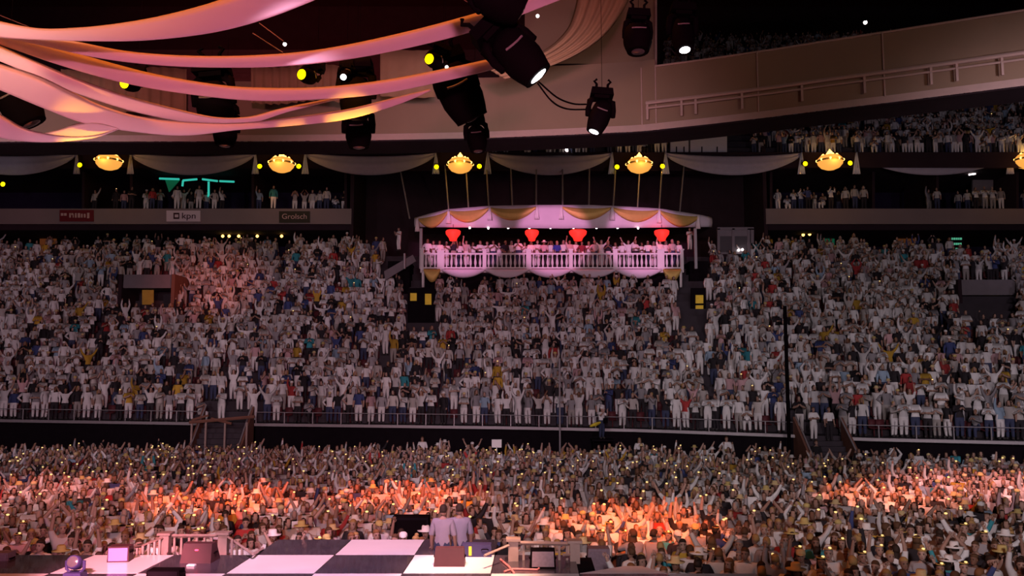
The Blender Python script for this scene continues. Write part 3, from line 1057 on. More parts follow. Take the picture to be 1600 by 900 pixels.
# concourse lamps and wall patches
for x, od in ((348, 'first'), (358, 'second'), (373, 'third'), (402, 'fourth'), (440, 'last')):
    t = lempty('concourse_lamp', at(x, 369, 72.5), od + ' from left of five warm lamps under the left suite band', 'lamp', 'row of warm lamps under the left suite band')
    g = MB()
    g.sphere((0, 0, 0), 0.13, 8, 6)
    g.build('globe', M_GLOWY, t, True)
    g = MB()
    g.tube([(0, 0, 0.1), (0, 0, 0.55)], 0.02)
    g.build('stem', M_BLKMETAL, t)
for x, y, s in ((1255, 367, 'left'), (1265, 366, 'right')):
    t = lempty('concourse_lamp', at(x, y, 72.5), 'warm lamp under the right suite band, %s of pair' % s, 'lamp')
    g = MB()
    g.sphere((0, 0, 0), 0.13, 8, 6)
    g.build('globe', M_GLOWY, t, True)
    g = MB()
    g.tube([(0, 0, 0.1), (0, 0, 0.55)], 0.02)
    g.build('stem', M_BLKMETAL, t)
for a, b, c, d, m, lab in ((62, 88, 360, 398, M_ORANGEW, 'dim orange doorway on the concourse at far left'), (1402, 1432, 362, 396, M_ORANGEW, 'dim orange doorway on the concourse at right'), (345, 425, 356, 372, M_ORANGEW, 'dim orange bar front under the left suite band'), (1286, 1304, 372, 384, M_GREENW, 'small green notice on the right concourse wall')):
    t = empty('wall_panel', at(a, d, 75), lab, 'panel')
    quad_box('panel_face', a, b, c, d, 75, 0.2, m, t)
    quad_box('panel_frame', a - 1.5, b + 1.5, c - 1.5, d + 1, 75.1, 0.2, M_BLACK, t)
t = empty('led_board', at(1494, 381, 68.5), 'black board with three lines of green lettering on the concourse', 'display board')
quad_box('board', 1484, 1506, 367, 395, 68.5, 0.2, M_BLACK, t)
for q, y in enumerate((373, 381, 389)):
    xs = 1487
    for w in ((2, 3, 2.5, 1.5, 3), (3, 2, 2.5, 2, 2), (2, 2.5, 3, 2, 3))[q]:
        quad_box('led_stroke', xs, xs + w, y - 1.6, y + 1.6, 68.45, 0.04, M_LEDG, t)
        xs += w + 1.0


# sponsor signs on the band
def text_mesh(body, size, m):
    cu = bpy.data.curves.new('lettering', 'FONT')
    cu.body = body
    cu.size = size
    cu.extrude = 0.01
    cu.align_x = 'CENTER'
    cu.align_y = 'CENTER'
    o = bpy.data.objects.new('lettering', cu)
    COL.objects.link(o)
    dg = bpy.context.evaluated_depsgraph_get()
    dg.update()
    me = bpy.data.meshes.new_from_object(o.evaluated_get(dg))
    bpy.data.objects.remove(o)
    me.materials.clear()
    me.materials.append(m)
    return me


def sign(px0, px1, py0, py1, m, label):
    t = empty('sponsor_sign', at((px0 + px1) / 2, (py0 + py1) / 2, 69.9), label, 'sign')
    quad_box('sign_board', px0, px1, py0, py1, 69.88, 0.08, m, t)
    return t


def letters(t, body, px, py, size, m, sx=1.0):
    o = link('lettering', text_mesh(body, size, m), t)
    o.matrix_parent_inverse = Matrix()
    tl = Vector(t.location)
    o.location = at(px, py, 69.84) - tl
    o.rotation_euler = (math.pi / 2, 0, 0)
    o.scale = (sx, 1, 1)
    return o


t = sign(93, 146, 328, 346, M_SIGNRED, 'dark red sponsor sign on the left suite band')
# marks as the photograph shows them: a small faint word and a larger one, not legible
for a, b, c, d in ((95, 99, 333, 337), (100, 104, 333, 337), (108, 110.5, 333, 340), (111.5, 114, 333, 336), (113.5, 115, 334, 340), (117, 119.5, 333, 340), (121.5, 125, 333, 340), (126.5, 129, 334, 340), (131, 133.5, 334, 340), (136, 139.5, 332.5, 341)):
    quad_box('letter_stroke', a, b, c, d, 69.84, 0.05, M_INKL, t)
t = sign(260, 313, 329, 346, M_SIGNWHITE, 'pale sponsor sign with square icon on the left suite band')
quad_box('icon', 271, 280, 332.5, 342, 69.84, 0.05, M_INKD, t)
quad_box('icon_inset', 273, 278.5, 335, 339.5, 69.82, 0.05, M_SIGNWHITE, t)
letters(t, 'kpn', 295, 337.5, 0.72, M_INKD, 1.15)
t = sign(436, 484, 330, 348, M_SIGNGREEN, 'dark sponsor sign with pale lettering, nearest to the centre recess')
letters(t, 'Grolsch', 460, 338.5, 0.62, M_INKL, 1.05)

# pale boards on the upper tier front
for a, b, c, d, lab in ((594, 661, 222, 239, 'pale grey board on the upper tier left of the third chandelier'), (681, 728, 222, 238, 'pale grey board on the upper tier above the third chandelier'), (1048, 1076, 204, 238, 'narrow pale board on the upper tier right of the fourth chandelier'), (1079, 1136, 199, 238, 'large pale board on the upper tier left of its crowd')):
    t = empty('pale_board', at(a, d, 70.6), lab, 'board')
    quad_box('sheet', a, b, c, d, 70.6, 0.1, M_WHITE, t)
    quad_box('edge', a - 1, a, c - 1, d, 70.55, 0.15, M_RAIL, t)
    for q in range(2):
        xx = a + (b - a) * (0.3 + 0.42 * q)
        quad_box('bracket', xx, xx + 1.5, d - 9, d, 70.5, 0.08, M_BLACK, t)

# ------------------------------------------------------------------ BALCONY
YB = 63.0
ZFL = at(800, 420.5, YB).z


def bx(px):
    return at(px, 400, YB).x


bt = empty('balcony_platform', (bx(862), YB, ZFL - 0.6), 'white balcony floor slab carrying the pink lit party', 'platform')
g = MB()
g.hexa([(bx(657), YB, ZFL - 0.25), (bx(1068), YB, ZFL - 0.25), (bx(1068), YB + 5, ZFL - 0.25), (bx(657), YB + 5, ZFL - 0.25)], [(bx(657), YB, ZFL), (bx(1068), YB, ZFL), (bx(1068), YB + 5, ZFL), (bx(657), YB + 5, ZFL)])
g.build('slab', M_WHITE, bt)
g = MB()
g.hexa([(bx(660), YB + 1.0, 8.0), (bx(1066), YB + 1.0, 8.0), (bx(1066), YB + 4.5, 8.0), (bx(660), YB + 4.5, 8.0)], [(bx(660), YB + 1.0, ZFL - 0.25), (bx(1066), YB + 1.0, ZFL - 0.25), (bx(1066), YB + 4.5, ZFL - 0.25), (bx(660), YB + 4.5, ZFL - 0.25)])
g.build('substructure', M_BLACK, bt)
ZGU = ZFL + 0.30
g = MB()
g.hexa([(bx(662), YB + 0.45, ZFL), (bx(1064), YB + 0.45, ZFL), (bx(1064), YB + 4.8, ZFL), (bx(662), YB + 4.8, ZFL)], [(bx(662), YB + 0.45, ZGU), (bx(1064), YB + 0.45, ZGU), (bx(1064), YB + 4.8, ZGU), (bx(662), YB + 4.8, ZGU)])
g.build('riser', M_DARKWALL, bt)
# fabric skirt swags below the floor
for x0, x1, dp, m in ((662, 688, 18, M_GOLD), (690, 758, 11, M_LILAC), (758, 826, 11, M_LILAC), (826, 893, 11, M_LILAC), (893, 962, 11, M_LILAC), (962, 1034, 12, M_LILAC), (1036, 1064, 18, M_GOLD)):
    rws = []
    for j in range(6):
        q = j / 5
        rws.append([at(x0 + (x1 - x0) * i / 12, 420.5 + q * (2.5 + dp * 4 * (i / 12) * (1 - i / 12)), YB - 0.08) + Vector((0, -0.12 * math.sin(math.pi * q), 0)) for i in range(13)])
    g = MB()
    g.grid(rws, None, 0.02)
    g.build('skirt_swag', m, bt, True)
for x in (661, 1064):
    g = MB()
    g.grid([[at(x - 2 + i, 422 + j * 9, YB - 0.1) + Vector((0, 0.05 * math.sin(i * 2), 0)) for i in range(5)] for j in range(4)], None, 0.02)
    g.build('skirt_tail', M_WHITECLOTH, bt, True)

# balustrade
t = empty('balustrade', (bx(862), YB, ZFL), 'white balustrade along the front of the pink lit balcony', 'balustrade')
ZT = at(800, 395.5, YB).z
posts = [(657, 662, 389, 421), (683, 694, 392, 421), (754, 760, 390, 421), (822, 830, 390, 421), (889, 895, 390, 421), (958, 965, 390, 421), (1027, 1038, 390, 421), (1063, 1068, 390, 421)]
for a, b, c, d in posts:
    w = bx(b) - bx(a)
    zt = at(800, c, YB).z
    g = MB()
    g.box(((bx(a) + bx(b)) / 2, YB + 0.1, (ZFL + zt) / 2), (w, 0.26, zt - ZFL))
    g.box(((bx(a) + bx(b)) / 2, YB + 0.1, zt), (w + 0.1, 0.36, 0.09))
    g.build('newel_post', M_WHITE, t)
g = MB()
g.box(((bx(659) + bx(1066)) / 2, YB + 0.1, ZT - 0.05), (bx(1066) - bx(659), 0.22, 0.12))
g.build('handrail', M_WHITE, t)
g = MB()
g.box(((bx(659) + bx(1066)) / 2, YB + 0.1, ZFL + 0.10), (bx(1066) - bx(659), 0.18, 0.10))
g.build('base_rail', M_WHITE, t)
hh = ZT - 0.1 - (ZFL + 0.15)
g = MB()
g.lathe([(0.06, 0), (0.06, 0.05), (0.045, 0.08), (0.105, 0.30 * hh), (0.10, 0.42 * hh), (0.05, 0.75 * hh), (0.045, 0.88 * hh), (0.07, 0.93 * hh), (0.07, hh)], 8)
bme = g.mesh('baluster', M_WHITE, True)
for (a, b) in zip(posts, posts[1:]):
    x0, x1 = bx(a[1]), bx(b[0])
    n = max(2, int(round((x1 - x0) / 0.345)))
    for i in range(n):
        o = link('baluster', bme, t)
        o.matrix_parent_inverse = Matrix()
        o.location = Vector((x0 + (i + 0.5) * (x1 - x0) / n, YB + 0.1, ZFL + 0.15)) - Vector(t.location)

# canopy
CT = [(648, 341, 65.6), (672, 334, 65.0), (701, 327, 64.0), (764, 322, 62.9), (838, 320.5, 62.3), (880, 320.5, 62.2), (920, 320.5, 62.3), (958, 322, 62.6), (1030, 326, 63.6), (1062, 331, 64.4), (1094, 336, 65.2), (1112, 340, 65.8)]
ct = empty('balcony_canopy', at(880, 357, 63), 'lilac cloth canopy with gold swags over the balcony', 'canopy')
rws = []
for j in range(6):
    q = j / 5
    row = []
    for i in range(61):
        px = 648 + (1112 - 648) * i / 60
        py, Y = lerp_pts(CT, px)
        pyb = 357 - 2.5 * abs(px - 880) / 232
        p = at(px, py + (pyb - py) * q, Y)
        row.append(p + Vector((0, -0.15 * math.sin(math.pi * q) + 0.02 * math.sin(i * 1.7), 0)))
    rws.append(row)
g = MB()
g.grid(rws, None, 0.04)
g.build('valance', M_LILAC, ct, True)
zc = at(880, 340, 62.3).z
g = MB()
ring_pts = [at(648 + 464 * i / 30, 345, lerp_pts(CT, 648 + 464 * i / 30)[1]) for i in range(31)]
g.grid([[(p.x, p.y + 0.1, zc) for p in ring_pts], [(p.x * 0.98, 69.5, zc) for p in ring_pts]], None, 0.08)
g.build('roof_sheet', M_DARKWALL, ct)
gs = [(654, 700), (701, 764), (764, 838), (879, 954), (957, 1029), (1030, 1092)]
for x0, x1 in gs:
    rws = []
    for j in range(7):
        q = j / 6
        row = []
        for i in range(17):
            s = i / 16
            px = x0 + (x1 - x0) * s
            py, Y = lerp_pts(CT, px)
            sag = 4 * s * (1 - s)
            row.append(at(px, py + 2.5 + 2.5 * sag + q * (2 + 16 * sag), Y - 0.32 - 0.16 * math.sin(math.pi * q) - 0.05 * math.sin(q * 16 + s * 3)))
        rws.append(row)
    g = MB()
    g.grid(rws, None, 0.02)
    g.build('gold_swag', M_GOLD, ct, True)
for x in (652, 701, 765, 839, 877, 957, 1030, 1091):
    py, Y = lerp_pts(CT, x)
    g = MB()
    g.grid([[at(x + (-1 + 2 * i / 6) * (1.3 + 2.6 * j / 3), py + 1 + 21 * j / 3, Y - 0.5) + Vector((0, 0.06 * math.sin(i * 2.3), 0)) for i in range(7)] for j in range(4)], None, 0.02)
    g.build('tail', M_WHITECLOTH, ct, True)
for x, dx in ((640, -16), (701, -6), (732, -4), (764, -4), (801, -3), (838, 0), (879, 0), (920, 1), (958, 4), (996, 4), (1030, 5), (1062, 7)):
    py, Y = lerp_pts(CT, max(650, x))
    g = MB()
    g.tube([at(x, py + 1, Y), at(x + dx, 258, 70.0)], 0.06)
    g.build('hanger', M_RAIL, ct)
for x in (658, 1086):
    g = MB()
    a, b = at(x, 357, YB + 0.4), at(x, 420, YB + 0.4)
    g.box((a.x, YB + 0.4, (a.z + b.z) / 2), (0.2, 0.2, a.z - b.z))
    g.build('corner_post', M_RAIL, ct)
for x in (734, 763, 794, 827, 860, 896, 932, 965, 997):
    g = MB()
    g.sphere(at(x, 357 - 0.5 * (x % 3), 62.9), 0.085, 8, 5)
    g.build('festoon_bulb', M_DOTW, ct)
# lanterns
for x, w, lab in ((708, 24, 'red tapered lantern, leftmost under the balcony canopy'), (831, 22, 'red tapered lantern, second from the left under the canopy'), (903, 28, 'red tapered lantern, third from the left under the canopy'), (1034, 24, 'red tapered lantern, rightmost under the balcony canopy')):
    c = at(x, 366, 63.6)
    t = lempty('red_lantern', c, lab, 'lantern', 'red lanterns under the balcony canopy')
    g = MB()
    W = w * 64 / F / 2
    g.lathe([(0.02, -0.55), (W * 0.45, -0.50), (W * 0.55, -0.30), (W * 0.95, 0.0), (W, 0.22), (W * 0.85, 0.30), (0.05, 0.32)], 14)
    g.build('lantern_body', M_RED, t, True)
    g = MB()
    g.tube([(0, 0, 0.3), (0, 0, 0.75)], 0.02)
    g.build('cord', M_BLKMETAL, t)
    l = bpy.data.lights.new('lantern_glow', 'POINT')
    l.energy = 35
    l.color = (1.0, 0.06, 0.05)
    l.shadow_soft_size = 0.3
    lo = bpy.data.objects.new('lantern_glow', l)
    COL.objects.link(lo)
    lo.location = c + Vector((0, -0.8, -0.2))

# ------------------------------------------------------------------ STAIRS IN THE FRONT OF THE STAND
def stairwell(u0, u1, label_l, label_r, open_depth=5.0):
    p0, p1 = terr(u0, 0), terr(u1, 0)
    zf = (p0.z + p1.z) / 2
    mb = MB()
    ns = 9
    for i in range(ns):
        z = zf * (1 - i / ns)
        y = min(p0.y, p1.y) - 0.3 - i * 0.34
        mb.box(((p0.x + p1.x) / 2, y, z / 2), (p1.x - p0.x - 0.3, 0.34, max(0.02, z)))
    o = mb.build('entrance_stairs', M_CONC)
    o['kind'] = 'structure'
    for p, lab, sg in ((p0, label_l, 1), (p1, label_r, -1)):
        t = empty('stair_side_panel', (p.x, p.y - 2, 0), lab, 'stair panel')
        y1, y0 = p.y - 0.35, p.y - 3.2
        mbp = MB()
        x = p.x
        mbp.add([(x - .06, y1, 0), (x - .06, y0, 0), (x - .06, y0, 1.1), (x - .06, y0 + 0.8, 1.6), (x - .06, y1, zf + 0.95), (x + .06, y1, 0), (x + .06, y0, 0), (x + .06, y0, 1.1), (x + .06, y0 + 0.8, 1.6), (x + .06, y1, zf + 0.95)],
                [(0, 1, 2, 3, 4), (9, 8, 7, 6, 5), (0, 5, 6, 1), (1, 6, 7, 2), (2, 7, 8, 3), (3, 8, 9, 4), (4, 9, 5, 0)])
        mbp.build('panel', M_BROWNWALL, t)
        mbp = MB()
        mbp.tube([(x + sg * 0.1, y1, zf + 1.02), (x + sg * 0.1, y0 + 0.8, 1.68), (x + sg * 0.1, y0, 1.16), (x + sg * 0.1, y0 - 0.05, 0.1)], 0.045)
        mbp.build('handrail', M_RAIL, t)


stairwell(1238, 1312, 'brown panel on the left side of the right stairwell', 'brown panel on the right side of the right stairwell')
stairwell(322, 398, 'brown panel on the left side of the left stairwell', 'brown panel on the right side of the left stairwell')
# wooden ramp rail at left
t = empty('timber_ramp', at(345, 655, 50.5), 'brown timber ramp rail in front of the left stairwell', 'ramp')
for (a, b, r) in (((296, 660), (398, 651), 0.10), ((330, 654), (362, 662), 0.08), ((300, 656), (326, 649), 0.07)):
    g = MB()
    g.tube([at(*a, 50.0), at(*b, 50.0)], r)
    g.build('beam', M_BROWNWALL, t)
for x in (300, 322, 352, 386):
    g = MB()
    p = at(x, 660, 50)
    g.box((p.x, p.y, p.z / 2), (0.1, 0.1, p.z))
    g.build('post', M_WOOD, t)
# masts
for x, y0, y1, Y, r, lab in ((1233, 478, 690, 44.5, 0.10, 'thin dark mast in front of the right block, tallest pole'), (875, 560, 705, 47.5, 0.05, 'thin grey pole standing before the middle stand wall')):
    a, b = at(x, y1, Y), at(x, y0, Y)
    t = empty('mast', (a.x, a.y, 0), lab, 'pole')
    g = MB()
    g.tube([(a.x, Y, 0), (a.x, Y, b.z)], r, 8)
    g.build('shaft', M_BLKMETAL if x > 1000 else M_RAIL, t)
    g = MB()
    g.lathe([(0.5, 0), (0.5, 0.06), (r, 0.10)], 12, (a.x, Y, 0))
    g.build('foot_plate', M_BLKMETAL, t)

# ------------------------------------------------------------------ STAGE
ZS = 1.8
O = atz(435, 843, ZS)
E1 = (atz(664, 843, ZS) - O) / 2
E2 = (atz(353, 896, ZS) - O) / 2
NE1, NE2 = E1.normalized(), E2.normalized()


def st(i, j, z=ZS):
    p = O + E1 * i + E2 * j
    return Vector((p.x, p.y, z))


stage = empty('stage', st(0, 3, 0), 'raised stage floor of black and white checkered marble tiles', 'stage')
for j in range(0, 7):
    for i in range(-6, 6):
        if j == 0 and not (0 <= i <= 2):
            continue
        if j == 1 and not (-4 <= i <= 4):
            continue
        e = 0.006
        a, b, c, d = st(i + e, j + e), st(i + 1 - e, j + e), st(i + 1 - e, j + 1 - e), st(i + e, j + 1 - e)
        dn = Vector((0, 0, -0.04))
        if i == 4 and j == 1:       # corner tile cut to a triangle
            a = st(i + 0.55, j + 0.62)
            b = st(i + 0.75, j + 0.62)
        if i == -4 and j == 1:
            a = st(i + e, j + 0.3)
        g = MB()
        g.hexa([d + dn, c + dn, b + dn, a + dn], [d, c, b, a])
        g.build('tile', M_TILEK if (i + j) % 2 == 0 else M_TILEW, stage)
for i0, i1, j0, j1 in ((0, 3, 0, 1), (-4, 5, 1, 2), (-6, 6, 2, 7)):
    i0 += 0.02
    i1 -= 0.02
    j0 += 0.02
    g = MB()
    if j0 < 1.5 and j0 > 1:
        q = [st(i0, j1, 0), st(4.2, j1, 0), st(4.2, j0, 0), st(i0, j0 + 0.3, 0)]
    else:
        q = [st(i0, j1, 0), st(i1, j1, 0), st(i1, j0, 0), st(i0, j0, 0)]
    g.hexa(q, [p + Vector((0, 0, ZS - 0.045)) for p in q])
    g.build('riser', M_BLACK, stage)


def wedge(px, py, w, h, dpt, label, m, front, rz=0.0, extra=None):
    """stage monitor standing on the deck; px,py its base centre"""
    p = atz(px, py, ZS)
    t = lempty('stage_monitor', p, label, 'speaker', None, Matrix.Rotation(rz, 3, 'Z'))
    g = MB()
    g.add([(-w / 2, -dpt / 2, 0), (w / 2, -dpt / 2, 0), (w / 2, dpt / 2, 0), (-w / 2, dpt / 2, 0), (-w * .46, -dpt * 0.30, h), (w * .46, -dpt * 0.30, h), (w * .46, dpt * 0.15, h), (-w * .46, dpt * 0.15, h)],
          [(3, 2, 1, 0), (4, 5, 6, 7), (0, 1, 5, 4), (1, 2, 6, 5), (2, 3, 7, 6), (3, 0, 4, 7)])
    g.build('cabinet', m, t)
    g = MB()
    s = 0.9
    a = Vector((-w * .46, dpt * 0.5 - 0.02, 0.04))
    g.grid([[Vector((-w * .44, dpt * 0.505, 0.03)), Vector((w * .44, dpt * 0.505, 0.03))], [Vector((-w * .42, dpt * 0.17, h * 0.96)), Vector((w * .42, dpt * 0.17, h * 0.96))]], None, 0.012)
    g.build('grille', front, t)
    g = MB()
    g.grid([[Vector((-w * .43, -dpt * 0.48, h * 0.12)), Vector((w * .43, -dpt * 0.48, h * 0.12))], [Vector((-w * .41, -dpt * 0.33, h * 0.88)), Vector((w * .41, -dpt * 0.33, h * 0.88))]], None, -0.012)
    g.build('back_plate', front, t)
    for sx in (-1, 1):
        g = MB()
        g.tube([(sx * w * 0.485, -0.08, h * 0.45), (sx * w * 0.51, -0.05, h * 0.5), (sx * w * 0.51, 0.05, h * 0.5), (sx * w * 0.485, 0.08, h * 0.45)], 0.012)
        g.build('side_handle', M_BLKMETAL, t)
    if extra:
        extra(t, w, h, dpt)
    return t


wedge(703, 882, 0.60, 0.34, 0.42, 'reddish wedge monitor standing on the yellowish white tile', M_CASE, M_CASE)


def led(t, w, h, dpt):
    g = MB()
    g.box((0, -dpt * 0.40, h * 0.68), (0.06, 0.03, 0.025))
    g.build('indicator', M_REDLED, t)


wedge(313, 876, 0.62, 0.36, 0.50, 'dark red wedge monitor with red light in front of left railing', M_CASE, M_CASE, -0.05, led)
wedge(848, 886, 0.50, 0.36, 0.40, 'black cased monitor with grey picture behind the right railing', M_BLKMETAL, M_GRILLE)
# speaker standing in the crowd beside the stage
def cab(px, py, zb, w, h, d, label, m, front, rz=0):
    p = atz(px, py, zb)
    t = lempty('speaker_cabinet', p, label, 'speaker', None, Matrix.Rotation(rz, 3, 'Z'))
    g = MB()
    g.box((0, 0, h / 2), (w, d, h), None, None, 0.94)
    g.build('cabinet', m, t)
    g = MB()
    g.box((0, -d / 2 - 0.0, h * 0.5), (w * 0.86, 0.03, h * 0.82))
    g.build('grille', front, t)
    for sx in (-1, 1):
        g = MB()
        g.tube([(sx * w * 0.485, -0.1, h * 0.6), (sx * w * 0.53, -0.06, h * 0.6), (sx * w * 0.53, 0.06, h * 0.6), (sx * w * 0.485, 0.1, h * 0.6)], 0.015)
        g.build('handle', M_BLKMETAL, t)
    return t


cab(935, 893, 1.2, 0.50, 0.52, 0.4, 'grey speaker cabinet right of the right stage railing', M_GRILLE, M_GRILLE)
cab(642, 842, 1.45, 0.95, 0.55, 0.6, 'black subwoofer box behind the checkered stage edge', M_BLACK, M_BLKMETAL)
cab(188, 876, ZS, 0.42, 0.30, 0.30, 'small monitor box with purple screen left of the left railing', M_CASE, M_LAPTOP, 0.1)
cab(4, 886, ZS - 0.15, 0.36, 0.30, 0.3, 'grey purple box at the far left end of the stage', M_GRILLE, M_GRILLE)
cab(259, 903, ZS, 0.62, 0.16, 0.3, 'low black box at the bottom edge on the red tile', M_BLKMETAL, M_BLACK)
# moving light on the deck
p = atz(117, 902, ZS)
t = lempty('floor_light', p, 'dark blue moving light standing on the left of the stage', 'stage light')
g = MB()
g.box((0, 0, 0.05), (0.34, 0.28, 0.10), None, None, 0.9)
g.build('base', mat('navy_housing', (0.05, 0.04, 0.13), 0.4), t)
for sx in (-1, 1):
    g = MB()
    g.tube([(sx * 0.10, 0, 0.09), (sx * 0.16, 0, 0.15), (sx * 0.16, 0, 0.30)], 0.03, 8)
    g.build('yoke_arm', MATS['navy_housing'], t)
g = MB()
g.lathe([(0.05, -0.14), (0.11, -0.12), (0.13, 0.0), (0.12, 0.12), (0.10, 0.13)], 12, (0, 0, 0.26), Matrix.Rotation(math.radians(70), 3, 'X'))
g.build('head', MATS['navy_housing'], t, True)
g = MB()
g.lathe([(0.001, 0.15), (0.06, 0.145), (0.098, 0.132)], 12, (0, 0, 0.26), Matrix.Rotation(math.radians(70), 3, 'X'), None, False)
g.build('lens', M_GLASS, t, True)


# railings
def railing(label, posts, rails, balus):
    a = posts[0]
    t = empty('wooden_railing', at(a[0], a[2], a[3]), label, 'railing')
    for x, y0, y1, Y, w in posts:
        p, q = at(x, y1, Y), at(x, y0, Y)
        g = MB()
        g.box((p.x, Y, (p.z + q.z) / 2), (w, w, q.z - p.z))
        g.build('newel_post', M_WOOD, t)
        g = MB()
        g.box((p.x, Y, q.z + 0.02), (w * 1.45, w * 1.45, 0.05))
        g.build('post_cap', M_WOOD, t)
    for pts, Y0, Y1, r in rails:
        g = MB()
        n = len(pts)
        g.tube([at(x, y, Y0 + (Y1 - Y0) * i / (n - 1)) for i, (x, y) in enumerate(pts)], r, 4)
        g.build('handrail', M_WOOD, t)
    for x, y0, y1, Y in balus:
        p, q = at(x, y1, Y), at(x, y0, Y)
        g = MB()
        g.box((p.x, Y, (p.z + q.z) / 2), (0.045, 0.045, q.z - p.z))
        g.build('baluster', M_WOOD, t)
    return t


YL = 18.3
railing('weathered wooden stair railing behind the left wedge monitor', [(258, 835, 866, YL + 1.2, 0.20), (349, 834, 866, YL + 1.2, 0.20)],
        [([(206, 855), (222, 853), (254, 841)], YL - 0.4, YL + 1.1, 0.030), ([(263, 837), (345, 837)], YL + 1.2, YL + 1.2, 0.035), ([(356, 839), (395, 866)], YL + 1.1, YL - 0.6, 0.030), ([(395, 866), (411, 857)], YL - 0.6, YL + 0.4, 0.03), ([(206, 855), (206, 873)], YL - 0.4, YL - 0.4, 0.03)],
        [(x, 840, 866, YL + 1.2) for x in (272, 283, 295, 307, 319, 330)] + [(x, 853 - max(0, (x - 222)) * 0.37, 868, YL + 0.2) for x in (214, 223, 232, 241, 249)] + [(x, 839 + (x - 356) * 0.7, 868, YL + 0.5) for x in (362, 370, 378)])
railing('weathered wooden stair railing on the right side of the stage', [(802, 844, 884, 17.6, 0.20), (898, 847, 884, 17.6, 0.20)],
        [([(757, 868), (776, 860), (795, 852)], 16.8, 17.5, 0.028), ([(808, 848), (894, 850)], 17.6, 17.6, 0.04), ([(880, 867), (897, 867)], 17.4, 17.6, 0.03)],
        [(x, 851, 886, 17.65) for x in (818, 832, 846, 860, 874, 886)])
# laptop-ish flight case near the security men
t = lempty('cable_trunk', atz(745, 868, ZS), 'dark blue flight case with yellow tape beside the wedge monitor', 'case')
g = MB()
g.box((0, 0, 0.12), (0.62, 0.3, 0.24), None, None, 0.96)
g.build('case_body', mat('navy_case', (0.04, 0.035, 0.10), 0.5), t)
g = MB()
g.box((-0.13, -0.152, 0.12), (0.06, 0.012, 0.18))
g.build('tape', M_YELLOW, t)
g = MB()
g.tube([(0.1, -0.15, 0.14), (0.12, -0.18, 0.16), (0.22, -0.18, 0.16), (0.24, -0.15, 0.14)], 0.012)
g.build('handle', M_BLKMETAL, t)
# crossed pink cables / tape on the dark tile at right
g = MB()
g.tube([atz(788, 893, ZS + .02), atz(800, 889, ZS + .02), atz(840, 890, ZS + .02), atz(842, 888, ZS + .02)], 0.02)
tag(g.build('pink_cable', mat('pink_cable_skin', (0.75, 0.25, 0.25), 0.5)), 'pink cable lying along the dark tile by the right railing', 'cable')
g = MB()
g.tube([atz(782, 874, ZS + .02), atz(795, 885, ZS + .02), atz(803, 895, ZS + .02)], 0.02)
tag(g.build('pink_cable', MATS['pink_cable_skin']), 'pink cable crossing diagonally left of the right railing', 'cable')
g = MB()
g.box(atz(299, 883, ZS + 0.02), (0.16, 0.11, 0.03), None, None, 0.9)
tag(g.build('set_list', M_WHITE), 'small white pad lying before the dark red wedge monitor', 'pad')



# ------------------------------------------------------------------ PEOPLE
# skeletons face -Y; every pose is one connected stick figure grown with a Skin modifier
def V3(*a):
    return Vector(a)


def arm(side, kind):
    """elbow, wrist, hand tip"""
    s = side
    K = {
        'down': ((.25, .02, 1.14), (.26, -.06, .90), (.26, -.09, .80)),
        'up': ((.24, -.03, 1.62), (.20, -.05, 1.90), (.19, -.06, 2.00)),
        'vee': ((.34, -.02, 1.58), (.46, -.05, 1.82), (.50, -.06, 1.91)),
        'wide': ((.44, 0, 1.46), (.56, -.04, 1.70), (.60, -.05, 1.79)),
        'over': ((.29, -.03, 1.62), (.10, -.06, 1.86), (.05, -.07, 1.94)),
        'clap': ((.26, -.10, 1.20), (.08, -.34, 1.30), (.02, -.38, 1.38)),
        'fold': ((.27, -.08, 1.16), (-.02, -.24, 1.18), (-.10, -.22, 1.20)),
        'hip': ((.38, .06, 1.18), (.22, -.06, 1.00), (.15, -.08, .98)),
        'phone': ((.24, -.20, 1.30), (.14, -.34, 1.52), (.12, -.36, 1.61)),
        'fwd': ((.25, -.22, 1.30), (.24, -.46, 1.36), (.24, -.56, 1.38)),
    }[kind]
    return [V3(s * p[0], p[1], p[2]) for p in K]


POSES = {
    'stand': ('down', 'down', 'arms down'), 'vee': ('vee', 'vee', 'arms raised wide'), 'up': ('up', 'up', 'arms straight up'),
    'rup': ('up', 'down', 'one arm raised'), 'lup': ('down', 'vee', 'arm waving outward'), 'clap': ('clap', 'clap', 'clapping'), 'fold': ('fold', 'fold', 'arms folded'),
    'hip': ('hip', 'down', 'hand on hip'), 'wide': ('wide', 'wide', 'arms spread wide'), 'phone': ('phone', 'phone', 'hands before face'), 'over': ('over', 'over', 'hands clasped overhead'), 'mix': ('up', 'clap', 'one arm bent'),
    'sit': ('clap', 'clap', 'seated'),
}


